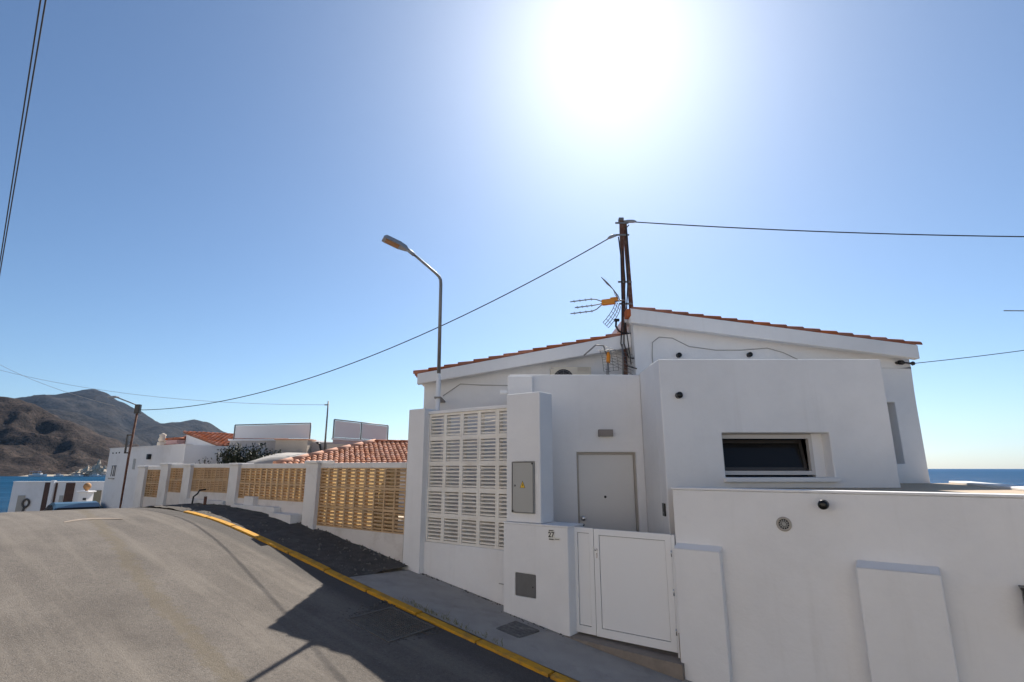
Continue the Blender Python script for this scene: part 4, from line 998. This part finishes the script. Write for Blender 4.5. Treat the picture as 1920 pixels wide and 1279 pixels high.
cbx = MB(); cbx.tube([(-6.72,18.68,.85),(-6.62,18.66,.80),(-6.56,18.66,.6),(-6.6,18.66,.42)], .03, 8); cbx.build('pipe', M['black'], th)
def screen(name, label, p0, p1, z0a, z1a, z0b, z1b, n):
    t = thing(name, label, 'windbreak', (0,0,0), 0, 'white terrace windbreaks')
    p0 = Vector(p0); p1 = Vector(p1); d = (p1-p0); nrm = Vector((d.y,-d.x,0)).normalized()
    for k in range(n):
        a = p0+d*(k/n)+d.normalized()*.03; b_ = p0+d*((k+1)/n)-d.normalized()*.03
        ta, tb_ = k/n, (k+1)/n
        zz = lambda u, q0, q1: q0+(q1-q0)*u
        MB().prism([(a.x,a.y,zz(ta,z0a,z0b)+.03),(b_.x,b_.y,zz(tb_,z0a,z0b)+.03),(b_.x,b_.y,zz(tb_,z1a,z1b)-.03),(a.x,a.y,zz(ta,z1a,z1b)-.03)], nrm*-.02).build('sheet', M['screen'], t)
    fb = MB()
    for k in range(n+1):
        u = k/n; q = p0+d*u; fb.tube([(q.x,q.y,zz(u,z0a,z0b)-.03),(q.x,q.y,zz(u,z1a,z1b))], .025, 6)
    fb.tube([(p0.x,p0.y,z1a),(p1.x,p1.y,z1b)], .022, 6); fb.tube([(p0.x,p0.y,z0a),(p1.x,p1.y,z0b)], .022, 6)
    fb.build('frame', M['galv'], t); return t
screen('windbreak', 'long white windbreak screen on the grey terrace left of the thin mast', (-9.82,19.1,0), (-7.14,19.1,0), .99, 1.48, .99, 1.55, 1)
screen('windbreak', 'two part white windbreak screen on the pink terrace right of the thin mast', (-6.14,18.56,0), (-4.42,19.22,0), 1.0, 1.63, .92, 1.47, 2)
t = thing('thin_mast', 'thin grey wire mast between the two white windbreaks', 'mast', (-6.41,18.6,.5))
MB().tube([(0,0,0),(0.0,0,1.77)], [.035,.025], 8).build('pole', M['galv'], t)
MB().box(-.12,.02,-.02,.02,1.62,1.66).build('wire_clamp', M['galv'], t)
# tarpaulin roof
b = MB(); vs = []; fs = []
A0, A1 = Vector((-7.75,15.9,0)), Vector((-5.3,16.9,0)); nA = Vector((-.38,.92,0))
for i in range(13):
    for j in range(8):
        u, v = i/12, j/7; p = A0.lerp(A1, u)+nA*(v*1.9)
        z = .13+.36*math.sin(min(1, u*2.2+.08)*math.pi/2)*math.sin((.25+.75*v)*math.pi/2)+.03*noise.noise(Vector((u*5, v*5, 2)))
        if j == 0: z -= .22
        vs.append((p.x, p.y, z))
for i in range(12):
    for j in range(7): fs.append((i*8+j, (i+1)*8+j, (i+1)*8+j+1, i*8+j+1))
b.add(vs, fs, True); t = b.build('tarpaulin', M['tarp']); tag(t, 'pale sagging tarpaulin cover rising behind the yellow fence', 'tarpaulin')
mod = t.modifiers.new('thick', 'SOLIDIFY'); mod.thickness = .02
# dark shrub behind the fence
sh = thing('dark_shrub', 'dense dark shrub growing against the grey terrace wall behind the fence', 'shrub', (-8.35,17.4,-1.2))
b = MB(); lf_ = MB(); rnd = random.Random(3)
for k in range(34):
    a = rnd.random()*6.28; r = rnd.random()**.6*.95; h = 1.25+rnd.random()*.8-abs(r)*.35
    tipx, tipy = math.cos(a)*r*1.05, math.sin(a)*r*.6
    pts = [(0,0,0),(tipx*.3,tipy*.3,h*.5),(tipx*.8,tipy*.8,h*.85),(tipx*1.1,tipy*1.1,h)]
    b.tube(pts, [.03,.018,.009,.003], 5, False)
    for q in range(300):
        u = .35+rnd.random()*.62; c = Vector(pts[1]).lerp(Vector(pts[3]), max(0,(u-.35)/.6))+Vector((rnd.gauss(0,.10), rnd.gauss(0,.10), rnd.gauss(0,.09)))
        e = Euler((rnd.random()*6, rnd.random()*6, rnd.random()*6)).to_matrix(); ls = rnd.uniform(.035,.075)
        lf_.add([c+e@Vector((-ls,0,0)), c+e@Vector((0,-ls*.4,0)), c+e@Vector((ls,0,0)), c+e@Vector((0,ls*.4,0))], [(0,1,2,3)])
b.build('branches', M['twig'], sh); lf_.build('foliage', M['leaf'], sh)['kind'] = 'stuff'
t = thing('white_planter', 'small white block beside the dark shrub behind the fence', 'planter', (-8.3,16.2,-1.1))
MB().bevel_box(-.2,.45,-.15,.25,0,1.22,.02).build('block', M['stucco_far'], t)
sh2 = thing('small_shrub', 'small sparse shrub in front of the white gable behind the fence', 'shrub', (-9.35,16.6,-1.1))
b = MB(); lf_ = MB()
for k in range(9):
    a = rnd.random()*6.28; r = rnd.random()*.4; h = 1.0+rnd.random()*.55; pts = [(0,0,.2),(math.cos(a)*r*.5,math.sin(a)*r*.4,h*.6),(math.cos(a)*r,math.sin(a)*r*.7,h)]
    b.tube(pts, [.02,.012,.004], 5, False)
    for q in range(26):
        c = Vector(pts[1]).lerp(Vector(pts[2]), rnd.random()*1.05)+Vector((rnd.gauss(0,.06),rnd.gauss(0,.06),rnd.gauss(0,.05))); e = Euler((rnd.random()*6, rnd.random()*6, rnd.random()*6)).to_matrix(); ls = rnd.uniform(.02,.05)
        lf_.add([c+e@Vector((-ls,0,0)), c+e@Vector((0,-ls*.4,0)), c+e@Vector((ls,0,0)), c+e@Vector((0,ls*.4,0))], [(0,1,2,3)])
b.build('branches', M['twig'], sh2); lf_.build('foliage', M['leaf'], sh2)['kind'] = 'stuff'

# ------------------------------------------------------------------ white house at the crest
lh = street_thing('gabled_white_house', 'white house with bright red tiled gable beyond the end of the fence', 'house', 22.74, 9.16, 0)
b = MB(); b.box(-2.2,4.4,-1.75,3.0,-5,.70); b.build('wall', M['stucco_far'], lh)
MB().box(-2.22,4.42,-1.77,-1.55,.70,.735).build('parapet_edge', M['stucco_far'], lh)
b = MB(); b.prism([(0,0,.70),(3.0,0,.70),(3.0,0,.73),(0,0,1.29)], (0,4.0,0)); b.prism([(-2.3,0.2,.70),(-.002,0.2,.70),(-.002,0.2,1.14),(-2.3,0.2,.75)][0:4], (0,3.6,0))
b.build('gable_wall', M['stucco_far'], lh)
rr = MB(); rr.prism([(-.02,-.10,1.30),(3.12,-.10,.70),(3.12,-.10,.74),(-.02,-.10,1.34)], (0,4.2,0)); rfo = rr.build('roof', M['deck'], lh)
tile_roof(rfo, (3.16,-.12,.735), (0,1,0), Vector((-3.14,0,.60)), 16, 12, .172, .27, tile_c, single=lambda c, r: True, jit=.015)
b = MB(); b.prism([(-2.3,.0,.76),(-.004,.0,1.16),(-.004,.0,1.20),(-2.3,.0,.80)], (0,3.8,0)); rfo2 = b.build('side_roof', M['deck'], lh)
tile_roof(rfo2, (-2.36,3.7,.80), (0,-1,0), Vector((2.3,0,.40)), 17, 7, .215, .335, tile_a, single=lambda c, r: c > 13, jit=.015)
M['pink'] = mat('faded_pink_render', (.50,.30,.27), .85, .08, 3)
b = MB(); b.box(-1.0,-.01,-.30,-.02,.735,1.05); b.build('pink_dormer', M['pink'], lh)
tile_roof(rfo2, (-1.05,-.36,.80), (1,0,0), Vector((0,1,.18)), 5, 1, .215, .3, tile_a, jit=.01)
tile_roof(rfo2, (-1.05,-.33,1.055), (1,0,0), Vector((0,1,.1)), 5, 1, .215, .3, tile_a, jit=.01)
b = MB(); b.bevel_box(-1.75,-1.50,-.35,-.1,.72,1.02,.03); b.lathe([(.10,1.02),(.15,1.10),(.10,1.22),(.13,1.30),(.02,1.36)], tr(-1.62,-.22,0), 10); b.build('chimney', M['cream'], lh)
for (x, z) in ((-1.85,.52),(-1.5,.52),(-1.2,.53)): MB().box(x,x+.09,-1.765,-1.752,z,z+.05).build('vent_hole', M['gap'], lh)
wq = MB(); wq.box(-1.75,-1.25,-1.80,-1.752,-.40,-.36); wq.build('window_ledge', M['doorframe'], lh)
b = MB()
for x in (-1.62,-1.42,-1.28): b.tube([(x,-1.765,-.30),(x+.03,-1.765,.08)], .012, 6)
b.tube([(-1.66,-1.765,.08),(-1.22,-1.765,.08)], .012, 6)
b.build('wrought_iron_emblem', M['steel_grey'], lh)
MB().box(.35,.55,-1.765,-1.752,-.05,.32).build('plaque', M['cabinet'], lh)
MB().bevel_box(1.72,1.86,-1.86,-1.752,.28,.46,.02).build('wall_lantern', M['black'], lh)
MB().box(1.2,2.6,-1.762,-1.752,-.6,.02).build('garage_panel', M['cabinet'], lh)

# utility pole with lamp arm at the crest
t = thing('utility_pole', 'thin rusty utility pole with a short lamp arm in front of the far white house', 'pole', F(20.3,6.55,-2.0))
MB().tube([(0,0,0),(.01,0,2.35),(.06,0,3.86)], [.024,.034,.032], 8).build('pole', M['rust'], t)
MB().bevel_box(-.02,.14,-.06,.06,3.72,4.02,.02).build('pole_head', M['black'], t)
MB().tube([(.05,0,3.98),(-.25,-.05,4.10),(-.62,-.1,4.24)], .02, 6).build('lamp_arm', M['galv'], t)
MB().bevel_box(-.88,-.58,-.20,-.02,4.22,4.28,.02).build('lamp_head', M['headgrey'], t)
b = MB(); b.box(-.14,-.11,-.03,.03,2.45,3.05); b.box(-.14,.0,-.03,.03,2.45,2.49); b.box(-.14,.0,-.03,.03,3.01,3.05); b.build('bracket', M['black'], t)

# ------------------------------------------------------------------ lower walls and car beyond the crest
lw = thing('lower_street_wall', 'white wall of the lower property with dark wooden doors beyond the crest', 'wall', (-22.7,28,0))
MB().box(-2.6,2.9,0,.25,-7,-.70).build('wall', M['stucco_far'], lw)
MB().box(-2.62,2.92,-.02,.27,-.70,-.665).build('coping', M['stucco_far'], lw)
MB().box(-.95,-.66,-.05,-.002,-4.5,-.72).build('wooden_door', M['wood'], lw)
MB().box(-.60,-.42,-.14,-.002,-4.5,-.62).build('door_pier', M['stucco_far'], lw)
MB().box(-.40,-.33,-.05,-.002,-4.5,-.74).build('dark_jamb', M['wood'], lw)
MB().box(.12,.55,-.05,-.002,-4.5,-.74).build('wooden_door', M['wood'], lw)
MB().box(-.12,.06,-.03,-.002,-4.5,-1.35).build('low_panel', M['cabinet'], lw)
MB().box(1.62,1.95,-.06,-.002,-4.5,-1.10).build('olive_door', M['olive'], lw)
MB().box(-2.2,-1.85,-.04,-.002,-2.2,-1.35).build('grille_window', M['doorframe'], lw)
b = MB(); b.tube([(-1.72+.16*math.cos(k*.4), -.06, -1.72+.19*math.sin(k*.4)) for k in range(17)], .05, 6, False); b.tube([(-1.75,-.06,-1.9),(-1.85,-.06,-2.4)], .05, 6); b.build('iron_wheel', M['iron'], lw)
gp = thing('gate_pier', 'white gate pier topped with a terracotta ball in front of the lower wall', 'pier', (-20.6,26.8,-4.2))
MB().bevel_box(-.22,.22,-.2,.2,0,3.05,.02).build('shaft', M['stucco_far'], gp)
MB().bevel_box(-.30,.30,-.27,.27,3.05,3.12,.03).build('cap', M['stucco_far'], gp)
MB().lathe([(.06,3.12),(.06,3.16),(.13,3.22),(.17,3.32),(.14,3.43),(.05,3.5)], None, 14).build('ball', M['terracotta'], gp)
MB().box(.05,.20,-.215,-.201,2.70,2.80).build('letter_slot', M['black'], gp)
# parked car
def car(loc, rz, label):
    t = thing('parked_car', label, 'car', loc, rz)
    prof = [(-2.0,.35),(-2.05,.62),(-1.85,.86),(-1.15,.95),(-.50,1.36),(-.1,1.46),(.45,1.49),(1.0,1.46),(1.5,1.34),(1.85,.98),(2.0,.85),(2.02,.35)]
    b = MB(); rings = []
    def sect(x, z):
        return z
    n = len(prof)
    for side in (-1, 1):
        pass
    w_ = [.78,.84,.86,.86,.68,.63,.61,.62,.65,.82,.84,.80]
    vs = [(x, -ww, z) for (x, z), ww in zip(prof, w_)]+[(x, ww, z) for (x, z), ww in zip(prof, w_)]
    belt = [(x, s_*.86, .92) for s_ in (-1,1) for x in (-1.15,1.8)]
    fs = [(i, i+1, n+i+1, n+i) for i in range(n-1)]+[(n-1, 0, n, 2*n-1)]
    vs += [(-1.15,-.865,.93),(1.84,-.865,.95),(-1.15,.865,.93),(1.84,.865,.95)]
    o = 2*n
    fs += [(0,11,10,o+1,o,3,2,1),(n+1,n+2,n+3,o+2,o+3,n+10,n+11,n)]
    fs += [(o,o+1,9,8,7,6,5,4,3),(n+3,n+4,n+5,n+6,n+7,n+8,n+9,o+3,o+2)]
    b.add(vs, fs); bo = b.build('body', M['carpaint'], t)
    bm = bmesh.new(); bm.from_mesh(bo.data); bmesh.ops.recalc_face_normals(bm, faces=bm.faces); bmesh.ops.triangulate(bm, faces=[f for f in bm.faces if len(f.verts) > 4]); bm.to_mesh(bo.data); bm.free()
    mod = bo.modifiers.new('round', 'BEVEL'); mod.width = .07; mod.segments = 3; mod.limit_method = 'ANGLE'; mod.angle_limit = R(25)
    MB().add([(-1.07,-.70,1.02),(-1.07,.70,1.02),(-.52,.58,1.405),(-.52,-.58,1.405)], [(0,1,2,3)]).build('windscreen', M['glass'], t)
    MB().add([(1.80,-.70,1.08),(1.80,.70,1.08),(1.50,.58,1.345),(1.50,-.58,1.345)], [(3,2,1,0)]).build('rear_window', M['glass'], t)
    for s_ in (-1, 1):
        MB().add([(-.92,s_*.862,.97),(1.55,s_*.862,.99),(1.32,s_*.69,1.33),(.5,s_*.66,1.40),(-.40,s_*.69,1.36)], [(0,1,2,3,4)]).build('side_window', M['glass'], t)
        for x in (-1.3,1.3):
            wq = MB().lathe([(.20,-.1),(.30,-.1),(.31,0),(.30,.1),(.20,.1)], tr(x, s_*.76, .31) @ rot('X',90), 18).build('wheel', M['rubber'], t)
            MB().lathe([(.05,-.104),(.19,-.102),(.19,.102),(.05,.104)], tr(x, s_*.76, .31) @ rot('X',90), 14).build('rim', M['chrome'], wq)
        MB().bevel_box(-2.06,-1.95,s_*.62-.14,s_*.62+.14,.62,.76,.02).build('headlight', M['glass'], t)
    return t
cz = G(26.4)
car(F(25.6,6.75,-2.70), ROT-.15, 'dark blue parked car with only its roof showing over the crest')

# boats in the harbour
def boat(loc, rz, sc, label):
    t = thing('motor_boat', label, 'boat', loc, rz, 'boats in the harbour'); t.scale = (sc, sc, sc)
    st_ = [(-6,1.7,1.3),(-3,1.9,1.35),(1,1.9,1.45),(4,1.3,1.7),(6.2,.1,2.0)]
    vs = []
    for x, hw, z in st_: vs += [(x,-hw,z),(x,-hw*.6,-.3),(x,hw*.6,-.3),(x,hw,z)]
    fs = [(0,1,2,3)]
    for i in range(4):
        o = i*4; fs += [(o,o+4,o+5,o+1),(o+1,o+5,o+6,o+2),(o+2,o+6,o+7,o+3),(o,o+3,o+7,o+4)]
    b = MB(); b.add(vs, fs); b.build('hull', M['boatwhite'], t)
    MB().bevel_box(-3.5,2.2,-1.3,1.3,1.45,2.6,.2).build('cabin', M['boatwhite'], t)
    MB().box(-3.2,2.25,-1.32,1.32,1.9,2.25).build('cabin_window', M['glass'], t)
    MB().bevel_box(-5.5,.8,-1.5,1.5,3.7,3.85,.05).build('canopy', M['boatblue'], t)
    for x in (-5.2,.5):
        for y in (-1.35,1.35): MB().tube([(x,y,1.4),(x,y,3.7)], .05, 6).build('canopy_pole', M['boatwhite'], t)
    MB().tube([(0,0,3.8),(0,0,6)], .05, 6).build('mast', M['galv'], t)
    return t
boat((-728,845,SEA), .1, 2.0, 'largest white excursion boat at the left of the harbour')
boat((-700,850,SEA), -.2, 1.3, 'white boat with blue canopy moored right of the large excursion boat')
boat((-668,846,SEA), .3, 1.2, 'small white boat moored in the middle of the harbour')
boat((-640,846,SEA), 0, 1.4, 'white boat moored under the pale crag')
boat((-622,842,SEA), .5, 1.1, 'last small white boat beside the far white house')
qy = MB().bevel_box(-700,-560,858,866,SEA-1,SEA+1.6,.2).build('quay', mat('quay_stone', (.30,.28,.26), .9, .1, .3)); tag(qy, 'long grey stone quay at the foot of the hill', 'quay')

# ------------------------------------------------------------------ overhead wires
def wire(label, pts, r, m='cable', name='overhead_wire'):
    b = MB(); b.tube(pts, r, 6); return tag(b.build(name, M[m]), label, 'wire', 'overhead wires')
P2 = F(20.3,6.55,1.84)+Vector((.1,0,0))
wire('wire sagging from the rusty mast down to the far utility pole', catenary((2.05,9.98,4.56), P2, .86, 40), .011)
t = thing('wire_clamp', 'dark wire clamp on the left of the mast top', 'clamp', (0,0,0), 0, 'wire clamps')
MB().tube([(2.15,10.0,4.585),(2.05,9.98,4.56),(1.98,9.99,4.53),(1.93,10.0,4.505)], [.012,.035,.035,.014], 8).build('clamp_body', M['headgrey'], t)
wire('wire running right from the top of the rusty mast', catenary((2.42,9.97,4.86), (24,7.2,4.0), .52, 40), .011)
t = thing('wire_clamp', 'dark wire clamp on the right of the mast top', 'clamp', (0,0,0), 0, 'wire clamps')
MB().tube([(2.25,10.0,4.89),(2.36,9.98,4.875),(2.46,9.96,4.865),(2.52,9.95,4.855)], [.012,.035,.035,.014], 8).build('clamp_body', M['headgrey'], t)
wire('thin wire leading right from the insulator on the house corner', catenary((7.37,9.61,1.865), (18,8.2,3.9), .28, 20), .007)
def two(a, b_, k0, k1): a = Vector(a); b_ = Vector(b_); return [a+(b_-a)*(k0+(k1-k0)*i/12) for i in range(13)]
wire('left strand of the close pair of wires crossing the upper left corner', two((-6.43,6.0,6.21),(-11.24,11.0,4.23),-1.1,3.0), .010)
wire('right strand of the close pair of wires crossing the upper left corner', two((-6.36,6.0,6.21),(-11.20,11.0,4.23),-1.1,3.0), .010)
wire('faint thin wire from the thin mast across the hills to the left', catenary((-6.5,18.6,2.14), (-26,24.5,5.0), .55, 24), .007, 'cable_grey')
wire('faint thin wire dropping over the mountain top to the far pole', catenary((-25,24,5.4), (-13.1,17.6,1.99), .25, 24), .006, 'cable_grey')
t = thing('television_mast', 'thin aerial rod reaching into the picture at the right edge', 'aerial', (10.1,9.0,-.5))
MB().tube([(0,0,0),(0,0,3.6)], .025, 8).build('pole', M['galv'], t)
MB().tube([(0,0,3.18),(-1.45,0,3.19)], .009, 6).build('boom', M['galv'], t)

# ------------------------------------------------------------------ soft masonry edges
done = set()
for o in list(SC.objects):
    if o.type != 'MESH' or not o.data.materials or o.data.materials[0] is not M['stucco'] or o.data.name in done: continue
    if o.name.split('.')[0] in ('coping','shelf_top','sill','shaft','slit_back','reveal_fill'): continue
    done.add(o.data.name)
    bm = bmesh.new(); bm.from_mesh(o.data); bmesh.ops.remove_doubles(bm, verts=bm.verts, dist=1e-4); bm.to_mesh(o.data); bm.free()
    md = o.modifiers.new('soft_edge', 'BEVEL'); md.width = .014; md.segments = 2; md.limit_method = 'ANGLE'; md.angle_limit = R(40)

# ------------------------------------------------------------------ haze
hz = MB().box(-11000,11000,-11000,11000,SEA-5,640).build('haze', None); hz['kind'] = 'stuff'
tag(hz, 'thin blue sea haze over the bay and the far mountains', 'haze')
hm = bpy.data.materials.new('sea_haze'); hm.use_nodes = True; hm.node_tree.nodes.clear()
vo = hm.node_tree.nodes.new('ShaderNodeVolumePrincipled'); ho = hm.node_tree.nodes.new('ShaderNodeOutputMaterial')
vo.inputs['Color'].default_value = (.42,.66,1,1); vo.inputs['Density'].default_value = 2.4e-5; vo.inputs['Anisotropy'].default_value = 0.65
hm.node_tree.links.new(vo.outputs[0], ho.inputs['Volume']); hz.data.materials.append(hm)
